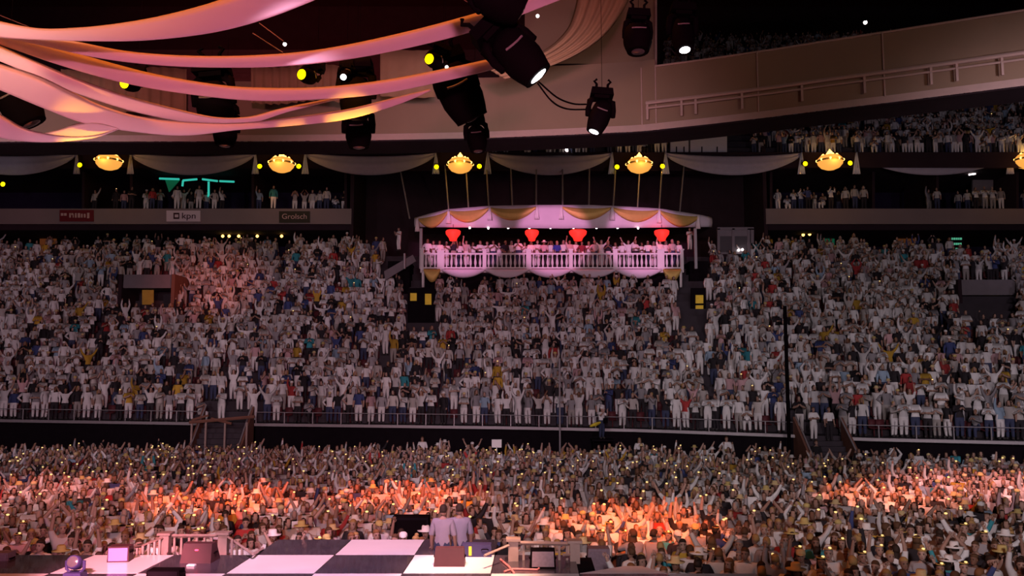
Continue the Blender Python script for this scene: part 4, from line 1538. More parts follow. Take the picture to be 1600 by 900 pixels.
def body_mesh(pose, sub, fat=1.0):
    la, ra, _ = POSES[pose]
    k = 1.14 if sub else 1.0
    J = []   # (pos, rx, ry)
    E = []
    R = []   # region for each edge

    def j(p, rx, ry=None):
        J.append((Vector(p), rx * k * fat, (ry or rx) * k * fat))
        return len(J) - 1

    def e(a, b, r):
        E.append((a, b))
        R.append(r)
    sit = pose == 'sit'
    dz = -0.42 if sit else 0.0
    pel = j((0, 0, .96 + dz), .155, .115)
    spi = j((0, 0.01, 1.14 + dz), .135, .10)
    che = j((0, 0, 1.33 + dz), .165, .115)
    nb = j((0, 0.01, 1.46 + dz), .065)
    nk = j((0, 0, 1.55 + dz), .055)
    e(pel, spi, 'T')
    e(spi, che, 'T')
    e(che, nb, 'T')
    e(nb, nk, 'N')
    for s, kd in ((-1, la), (1, ra)):
        sh = j((s * .185, 0.01, 1.41 + dz), .062)
        el, wr, hd = [p + V3(0, 0, dz) for p in arm(s, kd)]
        el = j(el, .047)
        wr = j(wr, .034)
        hd = j(hd, .034, .022)
        e(che, sh, 'T')
        e(sh, el, 'U')
        e(el, wr, 'A')
        e(wr, hd, 'H')
        if sit:
            hp = j((s * .10, -.04, .90 + dz), .095)
            kn = j((s * .13, -.46, .92 + dz), .07)
            an = j((s * .13, -.46, .50 + dz), .05)
            to = j((s * .13, -.60, .455 + dz), .042)
        else:
            hp = j((s * .095, 0, .88), .098)
            kn = j((s * .105, -.02, .50), .068)
            an = j((s * .11, 0.02, .09), .05)
            to = j((s * .12, -.13, .045), .042)
        e(pel, hp, 'P')
        e(hp, kn, 'L')
        e(kn, an, 'L')
        e(an, to, 'F')
    bm = bmesh.new()
    lay = bm.verts.layers.skin.verify()
    vs_ = [bm.verts.new(p) for p, _, _ in J]
    for (p, rx, ry), v in zip(J, vs_):
        v[lay].radius = (rx, ry)
    vs_[pel][lay].use_root = True
    for a, b in E:
        bm.edges.new((vs_[a], vs_[b]))
    me = bpy.data.meshes.new('skeleton')
    bm.to_mesh(me)
    bm.free()
    o = bpy.data.objects.new('skeleton', me)
    COL.objects.link(o)
    o.modifiers.new('skin', 'SKIN').use_smooth_shade = True
    if sub:
        o.modifiers.new('sub', 'SUBSURF').levels = 1
    dg = bpy.context.evaluated_depsgraph_get()
    dg.update()
    out = bpy.data.meshes.new_from_object(o.evaluated_get(dg))
    bpy.data.objects.remove(o)
    V = np.array([v.co[:] for v in out.vertices])
    N = np.array([v.normal[:] for v in out.vertices])
    FC = [tuple(p.vertices) for p in out.polygons]
    bpy.data.meshes.remove(out)
    # region of each face: nearest bone
    regs = []
    A = np.array([J[a][0][:] for a, b in E])
    B = np.array([J[b][0][:] for a, b in E])
    for f in FC:
        c = V[list(f)].mean(0)
        d = B - A
        t = np.clip(((c - A) * d).sum(1) / (d * d).sum(1), 0, 1)
        dist = np.linalg.norm(A + d * t[:, None] - c, axis=1)
        r = R[int(dist.argmin())]
        if r == 'T' and c[2] < 0.93 + dz:
            r = 'P'
        regs.append(r)
    head = (V3(0, -.012, 1.64 + dz))
    hands = [(arm(-1, la)[1] + V3(0, 0, dz), arm(-1, la)[2] + V3(0, 0, dz), -1), (arm(1, ra)[1] + V3(0, 0, dz), arm(1, ra)[2] + V3(0, 0, dz), 1)]
    return V, N, FC, regs, head, hands


# head sections: z, half width, front, back (metres from head centre)
HS = [(-.115, .030, -.085, -.010), (-.095, .052, -.098, .030), (-.05, .068, -.102, .062), (0.0, .076, -.100, .090), (.045, .076, -.096, .098), (.085, .066, -.080, .088), (.112, .040, -.045, .058), (.120, .012, -.012, .020)]


def head_loft(n, secs, grow=0.0):
    V, FC = [], []
    for z, w, fr, bk in secs:
        for i in range(n):
            a = 2 * math.pi * i / n
            x = math.cos(a) * (w + grow)
            sy = math.sin(a)
            cy = (fr + bk) / 2
            y = cy + sy * ((bk - fr) / 2 + grow)
            V.append((x, y, z + (grow if z > 0.08 else 0)))
    for i in range(len(secs) - 1):
        for q in range(n):
            q2 = (q + 1) % n
            FC.append((i * n + q, i * n + q2, (i + 1) * n + q2, (i + 1) * n + q))
    FC.append(tuple(range(n - 1, -1, -1)))
    FC.append(tuple(range((len(secs) - 1) * n, len(secs) * n)))
    return np.array(V), FC


def hair_mesh(kind):
    """hair shells around a head centred at the origin"""
    g = MB()
    if kind in ('short', 'long', 'bun', 'bob'):
        n = 14
        secs = [(-.03, .080, .0, .100), (.02, .084, -.02, .108), (.06, .084, -.085, .108), (.095, .074, -.092, .098), (.125, .046, -.055, .068), (.136, .012, -.014, .024)]
        V, FC = head_loft(n, secs)
        g.add(V, FC)
    if kind == 'long':
        P = []
        for z, w, y in ((.03, .085, .085), (-.08, .105, .085), (-.18, .115, .10), (-.27, .10, .115), (-.33, .07, .12)):
            P.append([(w * math.sin(a), y - 0.11 * (1 - math.cos(a)), z) for a in (-1.9, -1.3, -.7, 0, .7, 1.3, 1.9)])
        g.grid(P, None, -0.03)
    if kind == 'bob':
        P = []
        for z, w, y in ((.04, .085, .09), (-.05, .10, .09), (-.14, .10, .08)):
            P.append([(w * math.sin(a), y - 0.11 * (1 - math.cos(a)), z) for a in (-2.0, -1.4, -.7, 0, .7, 1.4, 2.0)])
        g.grid(P, None, -0.03)
    if kind == 'bun':
        g.sphere((0, .08, .13), .05, 8, 6)
    return g


def hat_mesh(kind):
    g = MB()
    if kind == 'brim':
        g.lathe([(.085, .035), (.19, .040), (.20, .055), (.095, .065), (.092, .15), (.075, .175), (.03, .165)], 16, (0, 0.0, 0))
    elif kind == 'cap':
        g.lathe([(.098, .03), (.10, .06), (.09, .11), (.06, .14), (.015, .15)], 14, (0, 0.0, 0))
        g.grid([[(x, -.085 - .09 * (1 - (x / .085) ** 2), .045) for x in (-.08, -.04, 0, .04, .08)], [(x, -.07, .06) for x in (-.08, -.04, 0, .04, .08)]], None, 0.012)
    elif kind == 'band':
        g.lathe([(.090, .085), (.094, .088), (.094, .100), (.090, .103)], 14, (0, 0, 0), None, M_GOLD)
        g.sphere((.03, -.055, .122), .027, 8, 5, M_GLOWBAND, (1.3, .8, .8))
    return g


HAIRK = ['short', 'long', 'bun', 'bob']
HATK = ['brim', 'cap', 'band']
HAIR_ME = {k_: hair_mesh(k_).mesh('hair', M_PHAIR, True) for k_ in HAIRK}
HAT_ME = {'brim': hat_mesh('brim').mesh('hat', M_PCLOTH, True), 'cap': hat_mesh('cap').mesh('cap', M_PCLOTH, True), 'band': hat_mesh('band').mesh('headband', M_GLOWBAND, True)}


def near_template(pose):
    V, N, FC, regs, head, hands = body_mesh(pose, True)
    g = MB()
    g.add(V, FC, M_PSKIN)
    # face
    HV, HF = head_loft(14, HS)
    g.add(HV + np.array(head[:]), HF, M_PSKIN)
    hx = Vector(head)
    g.add([hx + V3(-.016, -.095, -.04), hx + V3(.016, -.095, -.04), hx + V3(0, -.130, -.042), hx + V3(0, -.100, .012)], [(0, 1, 2), (0, 2, 3), (2, 1, 3)], M_PSKIN)
    for s in (-1, 1):
        g.sphere(hx + V3(s * .034, -.092, .008), .013, 6, 4, M_EYE, (1.2, .5, .6))
        g.box(hx + V3(s * .034, -.097, .028), (.036, .008, .007), M_EYE)
        g.sphere(hx + V3(s * .078, .005, -.005), .03, 6, 4, M_PSKIN, (.35, .7, 1))
    g.sphere(hx + V3(0, -.098, -.068), .024, 6, 4, M_LIP, (1.0, .35, .35))
    # fingers
    for wr, hd, s in hands:
        d = (hd - wr).normalized()
        side = d.cross(V3(0, -1, 0))
        if side.length < 0.2:
            side = V3(1, 0, 0)
        side.normalize()
        nrm = side.cross(d).normalized()
        for q, ln in ((-1.5, .062), (-.5, .078), (.5, .085), (1.5, .075)):
            b = hd + side * q * .019 - d * .01
            m1 = b + d * ln * .55 + side * q * .004
            m2 = m1 + d * ln * .5 + nrm * .015 + side * q * .002
            g.tube([b, m1, m2], [.0105, .010, .007], 5, M_PSKIN)
        b = wr.lerp(hd, .35) + side * s * -.024
        g.tube([b, b + d * .035 + side * s * -.030, b + d * .075 + side * s * -.036], [.013, .012, .008], 5, M_PSKIN)
    body = g.mesh('person', None, True)

    def garment(name, keep, grow, m):
        idx = [i for i, r in enumerate(regs) if r in keep]
        used = sorted({v for i in idx for v in FC[i]})
        mp = {v: i for i, v in enumerate(used)}
        gg = MB()
        gg.add(V[used] + N[used] * grow, [tuple(mp[v] for v in FC[i]) for i in idx])
        return gg.mesh(name, m, True)
    return {'body': body, 'tee': garment('shirt', 'TU', .016, M_PCLOTH), 'long': garment('shirt', 'TUA', .016, M_PCLOTH), 'legs': garment('trousers', 'PL', .011, M_PCLOTH), 'shoes': garment('shoes', 'F', .010, M_PCLOTH), 'head': head}


NEARPOSES = [k_ for k_ in POSES if k_ != 'sit']
NT = {k_: near_template(k_) for k_ in NEARPOSES}

# ---- palettes
SKINS = [(0.42, 0.26, 0.20), (0.36, 0.215, 0.165), (0.48, 0.31, 0.25), (0.28, 0.155, 0.11), (0.20, 0.10, 0.065)]
HAIRS = [((0.035, 0.02, 0.014), 'dark'), ((0.10, 0.05, 0.025), 'brown'), ((0.42, 0.26, 0.10), 'blonde'), ((0.22, 0.10, 0.04), 'auburn'), ((0.30, 0.27, 0.26), 'grey')]
TOPS = [((0.82, 0.80, 0.80), 'white', 52), ((0.62, 0.57, 0.54), 'cream', 15), ((0.36, 0.34, 0.36), 'grey', 11), ((0.03, 0.025, 0.03), 'black', 13), ((0.06, 0.08, 0.22), 'navy', 3), ((0.60, 0.36, 0.05), 'gold', 2), ((0.45, 0.05, 0.05), 'red', 2), ((0.05, 0.30, 0.36), 'teal', 1), ((0.65, 0.40, 0.42), 'pink', 3), ((0.35, 0.48, 0.62), 'pale blue', 2)]
BOTS = [((0.74, 0.71, 0.71), 42), ((0.05, 0.06, 0.12), 22), ((0.03, 0.025, 0.03), 20), ((0.35, 0.32, 0.30), 16)]
TW = np.array([t[2] for t in TOPS], float)
TW /= TW.sum()
BW = np.array([t[1] for t in BOTS], float)
BW /= BW.sum()
HATC = [((0.82, 0.80, 0.78), 'white'), ((0.70, 0.55, 0.28), 'straw'), ((0.60, 0.48, 0.18), 'yellow')]
ORD = ['first', 'second', 'third', 'fourth', 'fifth', 'sixth', 'seventh', 'eighth', 'ninth', 'tenth', 'eleventh', 'twelfth', 'thirteenth', 'fourteenth']
LABELS = {}


def person(loc, pose, top, bot, skin, hair, hairk, hat, sleeve, rz, scale, place, label=None, group=None, hatc=None):
    T = NT[pose]
    o = bpy.data.objects.new('person', T['body'])
    COL.objects.link(o)
    o.location = loc
    o.rotation_euler = (0, 0, rz)
    o.scale = (scale,) * 3
    o.color = (*skin, 1)
    for nme, me, c in (('shirt', T[sleeve], top[0]), ('trousers', T['legs'], bot), ('shoes', T['shoes'], (0.05, 0.045, 0.045))):
        p_ = bpy.data.objects.new(nme, me)
        COL.objects.link(p_)
        p_.parent = o
        p_.color = (*c, 1)
    hd = T['head']
    if hairk:
        p_ = bpy.data.objects.new('hair', HAIR_ME[hairk])
        COL.objects.link(p_)
        p_.parent = o
        p_.location = hd
        p_.color = (*hair[0], 1)
    if hat:
        p_ = bpy.data.objects.new({'brim': 'hat', 'cap': 'cap', 'band': 'headband'}[hat], HAT_ME[hat])
        COL.objects.link(p_)
        p_.parent = o
        p_.location = hd
        c = hatc or HATC[0]
        p_.color = (*c[0], 1)
    o['category'] = 'person'
    if group:
        o['group'] = group
    if label is None:
        hk = {'short': 'short %s hair', 'long': 'long %s hair', 'bun': '%s hair bun', 'bob': '%s bob'}[hairk or 'short'] % hair[1]
        acc = hk if not hat else {'brim': '%s brimmed hat', 'cap': '%s cap', 'band': 'glowing %sheadband'}[hat] % ((hatc or HATC[0])[1] if hat != 'band' else '')
        label = ('person in %s top, %s, %s' % (top[1], acc, POSES[pose][2]), place)
        LABELS.setdefault(label, []).append(o)
    else:
        o['label'] = label
    return o


def pick(seq, p=None):
    return seq[int(rng.choice(len(seq), p=p))]


def rand_look(floor):
    top = pick(TOPS, TW)
    if top[1] == 'white':
        kk = rng.uniform(0.78, 1.04)
        top = (tuple(c * kk for c in top[0]), 'white')
    r = rng.random()
    hat, hc = None, None
    if r < (0.10 if floor else 0.05):
        hat, hc = 'brim', pick(HATC)
    elif r < (0.15 if floor else 0.09):
        hat, hc = 'cap', pick(HATC)
    elif floor and r < 0.29:
        hat = 'band'
    return dict(top=top, bot=pick(BOTS, BW)[0], skin=pick(SKINS, [.34, .3, .22, .1, .04]), hair=pick(HAIRS, [.3, .32, .2, .1, .08]), hairk=pick(HAIRK, [.45, .33, .08, .14]), hat=hat, hatc=hc, sleeve='tee' if rng.random() < .6 else 'long')


def place_of(px, py):
    if py > 820 and px < 205:
        return 'left of stage'
    if px < 205:
        return 'at far left'
    if px < 420:
        return 'behind left railing'
    if px < 660:
        return 'behind checkered tiles'
    if px < 790:
        return 'behind red wedge'
    if px < 905:
        return 'behind right railing'
    if px < 1150:
        return 'right of railing'
    if px < 1400:
        return 'on right floor'
    return 'at far right'


# ---- floor crowd positions
def stage_ij(x, y):
    a = np.array([[E1.x, E2.x], [E1.y, E2.y]])
    return np.linalg.solve(a, np.array([x - O.x, y - O.y]))


def on_stage(x, y):
    i, j_ = stage_ij(x, y)
    m = 0.16
    if -6 - m < i < 6 + m and j_ > 2 - m:
        return True
    if -4 - m < i < 4.3 + m and j_ > 1 - m:
        return True
    if -m < i < 3 + m and j_ > -m:
        return True
    # stairs beside the middle walkway
    if -1.75 < i < 0.1 and j_ > -0.15:
        return True
    if 2.9 < i < 4.6 and j_ > 0.15:
        return True
    return False


floor_pts = []
y = 15.2
while y < 47.6:
    sp = 0.60 if y < 26 else 0.62
    half = y * 0.64 + 4.0
    x = -half + rng.uniform(0, sp)
    while x < half:
        xx = x + rng.uniform(-.13, .13)
        yy = y + rng.uniform(-.15, .15)
        x += sp
        if on_stage(xx, yy):
            continue
        wy = min(lerp_pts(FRONT, 800 + F * xx / yy)[1], 60)
        if yy > wy - 1.6:
            continue
        pxs = 800 + F * xx / yy
        if yy > wy - 4.5 and (300 < pxs < 410 or 1225 < pxs < 1325):
            continue
        if yy > wy - 6 and rng.random() < 0.35:
            continue
        if rng.random() < 0.05:
            continue
        floor_pts.append((xx, yy))
    y += 0.70 if y < 30 else 0.78
# keep clear spots for the special figures
SPEC = []


def clear_near(x, y, r=0.5):
    global floor_pts
    floor_pts = [p_ for p_ in floor_pts if (p_[0] - x) ** 2 + (p_[1] - y) ** 2 > r * r]


FP = list(POSES)
FLW = {'stand': 40, 'vee': 2.5, 'up': 3, 'rup': 4.5, 'lup': 4, 'clap': 18, 'fold': 4, 'hip': 8, 'wide': 1.5, 'phone': 8, 'over': 3, 'mix': 3, 'sit': 0}
STW = {'stand': 34, 'vee': 3, 'up': 4, 'rup': 4, 'lup': 3, 'clap': 22, 'fold': 12, 'hip': 9, 'wide': 1, 'phone': 6, 'over': 2, 'mix': 2, 'sit': 5}
FLP = np.array([FLW[k_] for k_ in FP], float)
FLP /= FLP.sum()
STP = np.array([STW[k_] for k_ in FP], float)
STP /= STP.sum()

# special figures, each placed where the photograph shows it
W = ((0.82, 0.80, 0.80), 'white')
K = ((0.02, 0.018, 0.02), 'black')
NV = (0.04, 0.05, 0.10)


def special(px, py, z, pose, top, bot, hairk, hat, label, rz=0.0, Y=None, scale=1.0, sleeve='tee', hair=0, skin=0, hatc=None):
    p_ = atz(px, py, z) if Y is None else at(px, py, Y)
    person((p_.x, p_.y, p_.z), pose, top, bot, SKINS[skin], HAIRS[hair], hairk, hat, sleeve, rz, scale, '', label, None, hatc)
    clear_near(p_.x, p_.y)


# people on the stairs, at the wall and on the stage edge
def on_floor(px, py_head, h=1.66):
    return atz(px, py_head, h)


for px, py, pose, top, bot, hk, hat, lab in (
        (1135, 684, 'hip', W, NV, 'short', None, 'bald looking man in white tee standing tall before the right stand wall'),
        (999, 686, 'stand', W, NV, 'bob', None, 'blonde person in white top standing by the middle stand wall'),
        (695, 690, 'clap', W, NV, 'short', 'brim', 'person in white brimmed hat nearest the middle stand wall'),
        (738, 694, 'vee', W, NV, 'short', 'cap', 'person in white cap left of the raised white card'),
        (660, 684, 'stand', W, NV, 'long', None, 'person in white with long hair rising above the crowd, left of hats'),
        (1275, 690, 'stand', K, NV, 'short', None, 'man in black suit at the foot of the right stairwell')):
    p_ = on_floor(px, py)
    hc = HATC[0]
    yy = min(p_.y, lerp_pts(FRONT, px)[1] - 1.9)
    z0 = at(px, py, yy).z - 1.70
    z0 = max(0.0, min(z0, 0.6))
    person((at(px, py, yy).x, yy, z0), pose, top, bot, SKINS[0], HAIRS[2 if hk == 'bob' else 1], hk, hat, 'tee', 0.0, 1.0, '', lab, None, hc)
    if z0 > 0.05:
        q_ = at(px, py, yy)
        g = MB()
        g.box((q_.x, yy, z0 / 2), (0.6, 0.45, z0))
        tag(g.build('step_block', M_BLACK), 'low black step under the ' + ' '.join(lab.split()[:6]), 'step')
    clear_near(at(px, py, yy).x, yy)

p0, p1 = terr(1238, 0), terr(1312, 0)
for q, (fx, i_, top, bot, lab) in enumerate(((0.30, 1, W, (0.74, 0.71, 0.71), 'person all in white on the right stairwell, left of the two'), (0.66, 1, W, (0.03, 0.025, 0.03), 'person in white top and black trousers on the right stairwell'))):
    zf = (p0.z + p1.z) / 2
    person((p0.x + (p1.x - p0.x) * fx, min(p0.y, p1.y) - 0.3 - i_ * 0.34, zf * (1 - i_ / 9)), 'fold' if q == 0 else 'stand', top, bot, SKINS[1], HAIRS[1], 'short', None, 'tee', 0.1, 1.0, '', lab)
# camera operator on a stool before the middle wall
pz = at(940, 645, 48.5)
person((pz.x, 48.5, at(940, 640, 48.5).z - 1.62), 'fwd' if 'fwd' in POSES else 'phone', W, NV, SKINS[0], HAIRS[0], 'short', 'cap', 'tee', 0.6, 1.0, '', 'camera operator in white cap high before the middle stand wall', None, HATC[0])
t = empty('camera_platform', (pz.x, 48.5, 0), 'dark camera platform with yellow arm before the middle wall', 'platform')
zc_ = at(940, 640, 48.5).z - 1.62
g = MB()
g.box((pz.x, 48.5, zc_ - 0.05), (1.2, 1.0, 0.1))
g.build('deck', M_BLACK, t)
for sx in (-1, 1):
    g = MB()
    g.box((pz.x + sx * 0.5, 48.5, (zc_ - 0.1) / 2), (0.08, 0.8, zc_ - 0.1))
    g.build('leg', M_BLKMETAL, t)
g = MB()
g.tube([at(922, 666, 47.8), at(930, 663, 47.9), at(938, 660, 48.1)], [0.05, 0.11, 0.06])
g.build('yellow_arm', M_YELLOW, t)
t = empty('video_camera', at(948, 656, 47.9), 'dark video camera held at the middle stand wall', 'camera')
g = MB()
g.box(at(946, 657, 47.9), (0.22, 0.45, 0.25))
g.build('body', M_BLKMETAL, t)
g = MB()
g.lathe([(0.07, 0), (0.09, 0.05), (0.10, 0.25)], 10, at(946, 657, 47.7), Matrix.Rotation(math.radians(90), 3, 'X'))
g.build('lens_hood', M_BLKMETAL, t)
# raised white card
g = MB()
c = at(776, 693, 44)
g.box(c, (0.5, 0.03, 0.40))
g.box(c + V3(0, 0, -0.32), (0.05, 0.03, 0.3))
tag(g.build('raised_card', mat('white_card', (0.9, 0.88, 0.88), 0.5)), 'white card held up above the rear floor crowd', 'card')
# two men leaning at the stage edge, seen from behind
for px, py, lab, rz, top in ((690, 866, 'man in pale shirt with dark strap leaning at stage edge, left of two', 3.0, ((0.26, 0.23, 0.28), 'grey')), (716, 864, 'man in pale shirt leaning at stage edge, right of two', 3.3, ((0.26, 0.24, 0.31), 'grey'))):
    p_ = atz(px, py, ZS)
    person((p_.x, p_.y + 0.35, 1.02), 'stand', top, NV, SKINS[1], HAIRS[0], 'short', None, 'tee', rz, 0.98, '', lab)
    clear_near(p_.x, p_.y + 0.4, 0.7)
    g = MB()
    g.box((p_.x, p_.y + 0.35, 0.505), (0.5, 0.5, 1.01))
    tag(g.build('crowd_step', M_BLACK), 'black step the %s leaning man stands on' % ('left' if px < 700 else 'right'), 'step')
for px, py, pose, top, bot, hk, rz, lab in ((352, 800, 'stand', K, NV, 'short', 3.1, 'man in black tee turned away behind the left railing'),
                                            (384, 812, 'clap', ((0.45, 0.05, 0.05), 'red'), NV, 'short', 0.3, 'man in red top behind the left railing end'),
                                            (112, 838, 'lup', W, (0.74, 0.71, 0.71), 'bun', 0.2, 'person in white dress waving at the left stage edge')):
    p_ = on_floor(px, py, 1.72)
    person((p_.x, p_.y, 0), pose, top, bot, SKINS[0], HAIRS[0], hk, None, 'tee', rz, 1.0, '', lab)
    clear_near(p_.x, p_.y, 0.55)

# ---- floor people as individuals: those that show largest
def depth_key(p_):
    return p_[1]


floor_pts.sort(key=depth_key)
N_IND = 232
inds, rest = [], []
for p_ in floor_pts:
    px, py = proj((p_[0], p_[1], 1.6))
    # below the frame or wholly behind the stage edge: not in the picture
    if py > 925 or px < -30 or px > 1630:
        if py > 960 or px < -120 or px > 1720:
            continue
        rest.append(p_)
        continue
    if len(inds) < N_IND:
        inds.append((p_, px, py))
    else:
        rest.append(p_)
for (x, y), px, py in inds:
    lk = rand_look(True)
    pose = FP[int(rng.choice(len(FP), p=FLP))]
    face = -math.atan2(x - 0, y - 8) * 0.7
    if px > 880 and rng.random() < 0.40:
        face += math.pi + rng.normal(0, .3)     # many at the right watch another stage
    person((x, y, 0.0), pose, lk['top'], lk['bot'], lk['skin'], lk['hair'], lk['hairk'] if lk['hat'] not in ('brim', 'cap') else ('long' if lk['hairk'] == 'long' else 'short'), lk['hat'], lk['sleeve'], face + rng.normal(0, .3), rng.uniform(.93, 1.06), place_of(px, py), None, 'nearest people of the floor crowd', lk['hatc'])

# ---- party on the balcony
bx_ = 668
q = 0
while bx_ < 1062:
    wmap = [W, W, ((0.62, 0.45, 0.50), 'pink'), W, ((0.03, 0.025, 0.04), 'black'), W, ((0.5, 0.42, 0.42), 'grey'), W]
    top = wmap[q % 8] if rng.random() < .6 else W
    if abs(bx_ - 871) < 6:
        top = ((0.04, 0.06, 0.35), 'blue')
    if 905 < bx_ < 915:
        top = ((0.20, 0.03, 0.05), 'dark red')
    px = bx_
    Y = YB + 0.75 + 0.5 * (q % 2) + rng.uniform(0, .3)
    p_ = at(px, 400, Y)
    hat = 'brim' if abs(bx_ - 853) < 5 else None
    hr = pick(HAIRS)
    person((p_.x, Y, ZGU), pick(['stand', 'clap', 'rup', 'hip', 'fold', 'phone', 'vee'], [.3, .2, .1, .15, .1, .1, .05]), top, pick(BOTS, BW)[0], pick(SKINS), hr, pick(['short', 'long', 'bob']), hat, 'tee', rng.normal(0, .3), rng.uniform(.95, 1.06) * 1.12, 'on pink balcony', None, 'party people on the balcony', HATC[0])
    bx_ += rng.uniform(8.8, 11.2)
    q += 1
# two beside the balcony at the ramp
special(623, 392, 0, 'fwd' if 'fwd' in POSES else 'clap', W, W[0], 'short', None, 'person in white leaning on the ramp guard left of the balcony', -0.8, Y=63.6)
special(1078, 392, 0, 'clap', W, W[0], 'short', None, 'person in white standing just outside the balcony right end', 0.3, Y=64.4)

# ---- make the labels of alike people tell them apart
for (look, place), obs in LABELS.items():
    txt = '%s, %s' % (look, place)
    if len(obs) == 1:
        obs[0]['label'] = txt
    else:
        obs.sort(key=lambda o: proj(o.location)[0])
        for n_, o in enumerate(obs):
            w_ = ORD[n_] if n_ < len(ORD) else 'last'
            o['label'] = '%s, %s from left %s' % (look, w_, place)

# ------------------------------------------------------------------ THE REST OF THE CROWD (one mesh, nobody could count it)
RC = {'T': 0, 'U': 0, 'A': 1, 'H': 2, 'N': 2, 'P': 3, 'L': 3, 'F': 4, 'S': 2, 'R': 5, 'X': 6, 'G': 7}
FARHEADS = {}


def far_head(kind):
    V, FC = head_loft(8, [HS[0], HS[2], HS[3], HS[5], HS[7]])
    regs = []
    for f in FC:
        c = V[list(f)].mean(0)
        regs.append('R' if (c[2] > .055 or (c[1] > -.035 and c[2] > -.07)) and kind not in ('brim', 'cap') else ('R' if c[1] > .04 else 'S'))
    V = [tuple(v) for v in V]
    FC = [tuple(f) for f in FC]

    def join(g, r):
        o_ = len(V)
        V.extend(g.v)
        FC.extend([tuple(i + o_ for i in f) for f in g.f])
        regs.extend([r] * len(g.f))
    if kind == 'long':
        g = MB()
        g.grid([[(x, .09 - .9 * x * x * 6, z) for x in (-.11, 0, .11)] for z in (.04, -.12, -.28)], None, -.04)
        join(g, 'R')
    if kind == 'brim':
        g = MB()
        g.lathe([(.19, .04), (.10, .06), (.085, .15), (.02, .16)], 8)
        join(g, 'X')
    if kind == 'cap':
        g = MB()
        g.lathe([(.10, .03), (.09, .11), (.02, .145)], 8)
        join(g, 'X')
    if kind == 'band':
        g = MB()
        g.sphere((.02, -.06, .115), .034, 6, 4, None, (1.3, .8, .8))
        join(g, 'G')
    return np.array(V), FC, regs


def tri(FC, regs):
    T, G = [], []
    for f, r in zip(FC, regs):
        for i in range(1, len(f) - 1):
            T.append((f[0], f[i], f[i + 1]))
            G.append(RC[r])
    return np.array(T), np.array(G)


HK = ['short', 'long', 'brim', 'cap', 'band']
HH = {k_: far_head(k_) for k_ in HK}
FAR = {}
for ps in FP:
    V, N, FC, regs, head, hands = body_mesh(ps, False, 1.04)
    for hk in HK:
        hv, hf, hr = HH[hk]
        vv = np.vstack([V, hv + np.array(head[:])])
        t_, g_ = tri(list(FC) + [tuple(i + len(V) for i in f) for f in hf], list(regs) + list(hr))
        FAR[(ps, hk)] = (vv, t_, g_)


def crowd(name, pts, floor, label, cat, hat_p, poses_p, big=1.0):
    """pts: (x, y, z, dim) -> ONE mesh of figures with a colour for each region of each figure"""
    VV, TT, CC, MI = [], [], [], []
    off = 0
    for (x, y, z) in pts:
        ps = FP[int(rng.choice(len(FP), p=poses_p))]
        hk = HK[int(rng.choice(5, p=hat_p))]
        vv, t_, g_ = FAR[(ps, hk)]
        s = rng.uniform(.92, 1.06) * big
        a = -math.atan2(x, max(5, y - 8)) * 0.7 + rng.normal(0, .35)
        ca, sa = math.cos(a) * s, math.sin(a) * s
        w = np.empty_like(vv)
        w[:, 0] = vv[:, 0] * ca - vv[:, 1] * sa + x
        w[:, 1] = vv[:, 0] * sa + vv[:, 1] * ca + y
        w[:, 2] = vv[:, 2] * s + z
        VV.append(w)
        TT.append(t_ + off)
        off += len(vv)
        ti = int(rng.choice(len(TOPS), p=TW))
        top = np.array(TOPS[ti][0]) * rng.uniform(.62, 1.04)
        sk = np.array(SKINS[int(rng.choice(5, p=[.34, .3, .22, .1, .04]))])
        bo = np.array(BOTS[int(rng.choice(4, p=BW))][0])
        ha = np.array(HAIRS[int(rng.choice(5, p=[.34, .32, .18, .1, .06]))][0])
        hc = np.array(HATC[int(rng.choice(3))][0])
        tab = np.array([top, top if rng.random() < .55 else sk, sk, bo, (0.05, .045, .045), ha, hc, (0.9, 0.7, 0.15)])
        CC.append(tab[g_])
        MI.append((g_ == 7).astype(np.int32))
    VV = np.vstack(VV)
    TT = np.vstack(TT).astype(np.int32)
    CC = np.vstack(CC)
    MI = np.concatenate(MI)
    me = bpy.data.meshes.new(name)
    me.vertices.add(len(VV))
    me.vertices.foreach_set('co', VV.astype(np.float32).ravel())
    me.loops.add(len(TT) * 3)
    me.loops.foreach_set('vertex_index', TT.ravel())
    me.polygons.add(len(TT))
    me.polygons.foreach_set('loop_start', np.arange(0, len(TT) * 3, 3, dtype=np.int32))
    me.materials.append(M_CROWD)
    me.materials.append(M_GLOWBAND)
    me.polygons.foreach_set('material_index', MI)
    me.polygons.foreach_set('use_smooth', np.ones(len(TT), dtype=bool))
    at_ = me.attributes.new('col', 'FLOAT_COLOR', 'FACE')
    c4 = np.ones((len(TT), 4), dtype=np.float32)
    c4[:, :3] = CC
    at_.data.foreach_set('color', c4.ravel())
    me.update(calc_edges=True)
    o = link(name, me)
    tag(o, label, cat, None, 'stuff')
    return o, len(TT)


NTRI = 0
o, n_ = crowd('floor_crowd', [(x, y, 0.0) for x, y in rest], True, 'dense crowd in white filling the floor behind the nearest people', 'crowd', [.48, .27, .07, .05, .13], FLP)
NTRI += n_

# stand
AISLES = [(150, .6), (600, .8), (1112, .8), (1480, .6)]


def blocked(px, py):
    """px,py of the feet"""
    for a, b, c, d in ((188, 274, 440, 512), (1494, 1592, 448, 528), (630, 684, 440, 552), (1060, 1106, 440, 548), (600, 660, 395, 468), (1068, 1112, 395, 470), (1492, 1560, 395, 420)):
        if a < px < b and c < py < d:
            return True
    return False


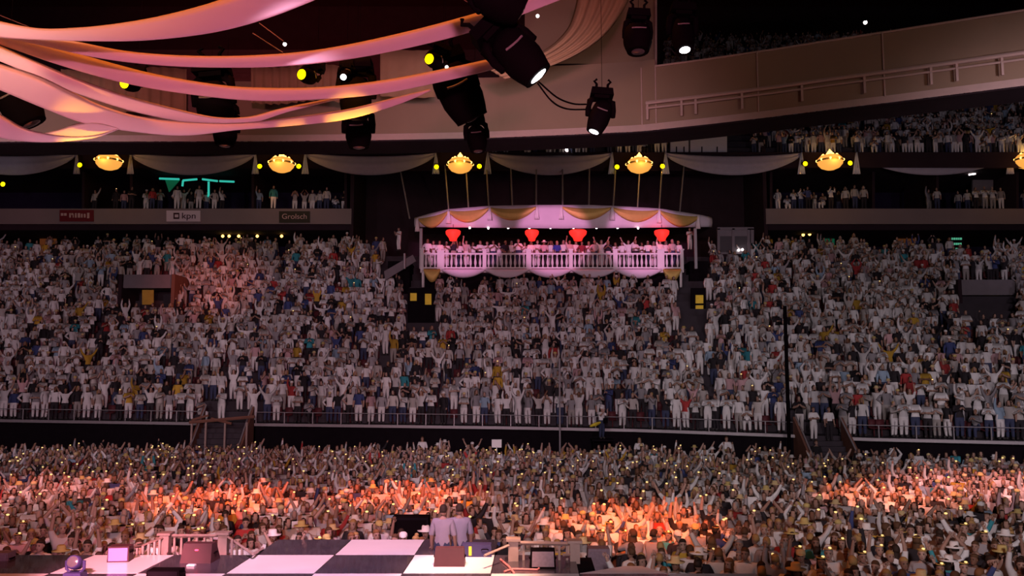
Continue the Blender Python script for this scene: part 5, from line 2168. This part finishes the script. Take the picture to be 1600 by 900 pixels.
stand_pts, seat_pts = [], []
for i in range(NR + 1):
    v = i / NR
    pl = terr(-100, v)
    pr = terr(1700, v)
    L = (pr - pl).length
    n = int(L / 0.60)
    for q in range(n + 1):
        # parametrise by u
        u = -100 + 1800 * q / n
        u += rng.uniform(-3, 3)
        if v > vmax_at(u) + 0.01:
            continue
        p_ = terr(u, v)
        if v < 1 - 1e-6:
            p_ = p_ + V3(0, 0.28 + rng.uniform(-.06, .1), 0)
        else:
            p_ = p_ + V3(0, rng.uniform(0.3, 2.6), 0)
        px, py = proj(p_)
        gapa = False
        for au, aw in AISLES:
            if abs(u - au) < aw * 13:
                gapa = True
        if v < 0.22 and (GAP_L[0] - 4 < u < GAP_L[1] + 2):
            gapa = True
        if v < 0.06 and GAP_R[0] < u < GAP_R[1]:
            gapa = True
        if blocked(px, py):
            continue
        if gapa:
            if rng.random() < 0.5:
                stand_pts.append((p_.x, p_.y, p_.z))
            continue
        if v > 1 - 1e-6:
            if rng.random() < 0.45:
                stand_pts.append((p_.x, p_.y, p_.z))
            continue
        seat_pts.append(p_ + V3(0, 0.22, 0))
        dens = 0.90 + 0.06 * math.sin(u * .011 + i * .7)
        if rng.random() < dens:
            stand_pts.append((p_.x, p_.y, p_.z))
o, n_ = crowd('stand_crowd', stand_pts, False, 'crowd dressed in white standing packed in the lower stand', 'crowd', [.58, .28, .05, .07, .02], STP, 1.12)
NTRI += n_

# seats of the stand, mostly hidden behind the people
g = MB()
g.box((0, 0, .42), (.44, .38, .05))
g.box((0, .2, .66), (.44, .05, .46))
g.box((0, .02, .2), (.06, .1, .4))
sv = np.array(g.v)
sf = []
for f in g.f:
    sf += [(f[0], f[1], f[2]), (f[0], f[2], f[3])]
sf = np.array(sf)
S = np.array([p_[:] for p_ in seat_pts])
VV = (S[:, None, :] + sv[None]).reshape(-1, 3)
TT = (np.arange(len(S))[:, None, None] * len(sv) + sf[None]).reshape(-1, 3).astype(np.int32)
me = bpy.data.meshes.new('stand_seats')
me.vertices.add(len(VV))
me.vertices.foreach_set('co', VV.astype(np.float32).ravel())
me.loops.add(len(TT) * 3)
me.loops.foreach_set('vertex_index', TT.ravel())
me.polygons.add(len(TT))
me.polygons.foreach_set('loop_start', np.arange(0, len(TT) * 3, 3, dtype=np.int32))
me.materials.append(M_SEAT)
me.update(calc_edges=True)
tag(link('stand_seats', me), 'rows of dark red folding seats in the lower stand', 'seats', None, 'stuff')
NTRI += len(TT)

# upper tier
up = []
for i in range(NU):
    v = i / NU
    for q in range(190):
        u = -90 + 1790 * q / 189 + rng.uniform(-3, 3)
        p_ = upper(u, v) + V3(0, .3, 0)
        px, py = proj(p_)
        if px > 1640 or px < -40:
            continue
        if 590 < px < 735 and py > 200:
            continue
        if px < 1170 and i > 1:
            if not (px > 1040 and py < 120):
                continue
        if 1040 < px < 1178 and py > 120:
            continue
        if 1178 <= px and 105 < py < 300 or True:
            if rng.random() < (0.86 if px > 1170 else 0.8):
                up.append((p_.x, p_.y, p_.z))
o, n_ = crowd('upper_crowd', up, False, 'dim crowd in white on the upper tier above the chandeliers', 'crowd', [.6, .3, .04, .05, .01], STP, 1.12)
NTRI += n_

# people in the suites
su = []
for a, b, dn in ((125, 200, .75), (215, 262, .6), (265, 345, 1.0), (395, 420, .6), (435, 545, .85), (1205, 1345, 1.0), (1440, 1560, .9), (1580, 1640, .5)):
    px = a
    while px < b:
        px += rng.uniform(9, 15)
        if rng.random() < dn:
            Y = 70.9 + rng.uniform(0, 2.0)
            p_ = at(px, 340, Y)
            su.append((p_.x, Y, ZSU))
o, n_ = crowd('suite_guests', su, False, 'guests in white looking out over the suite bands', 'crowd', [.6, .3, .04, .05, .01], STP, 1.12)
NTRI += n_
print('crowd triangles', NTRI, 'floor', len(rest), 'stand', len(stand_pts), 'upper', len(up), 'suites', len(su))
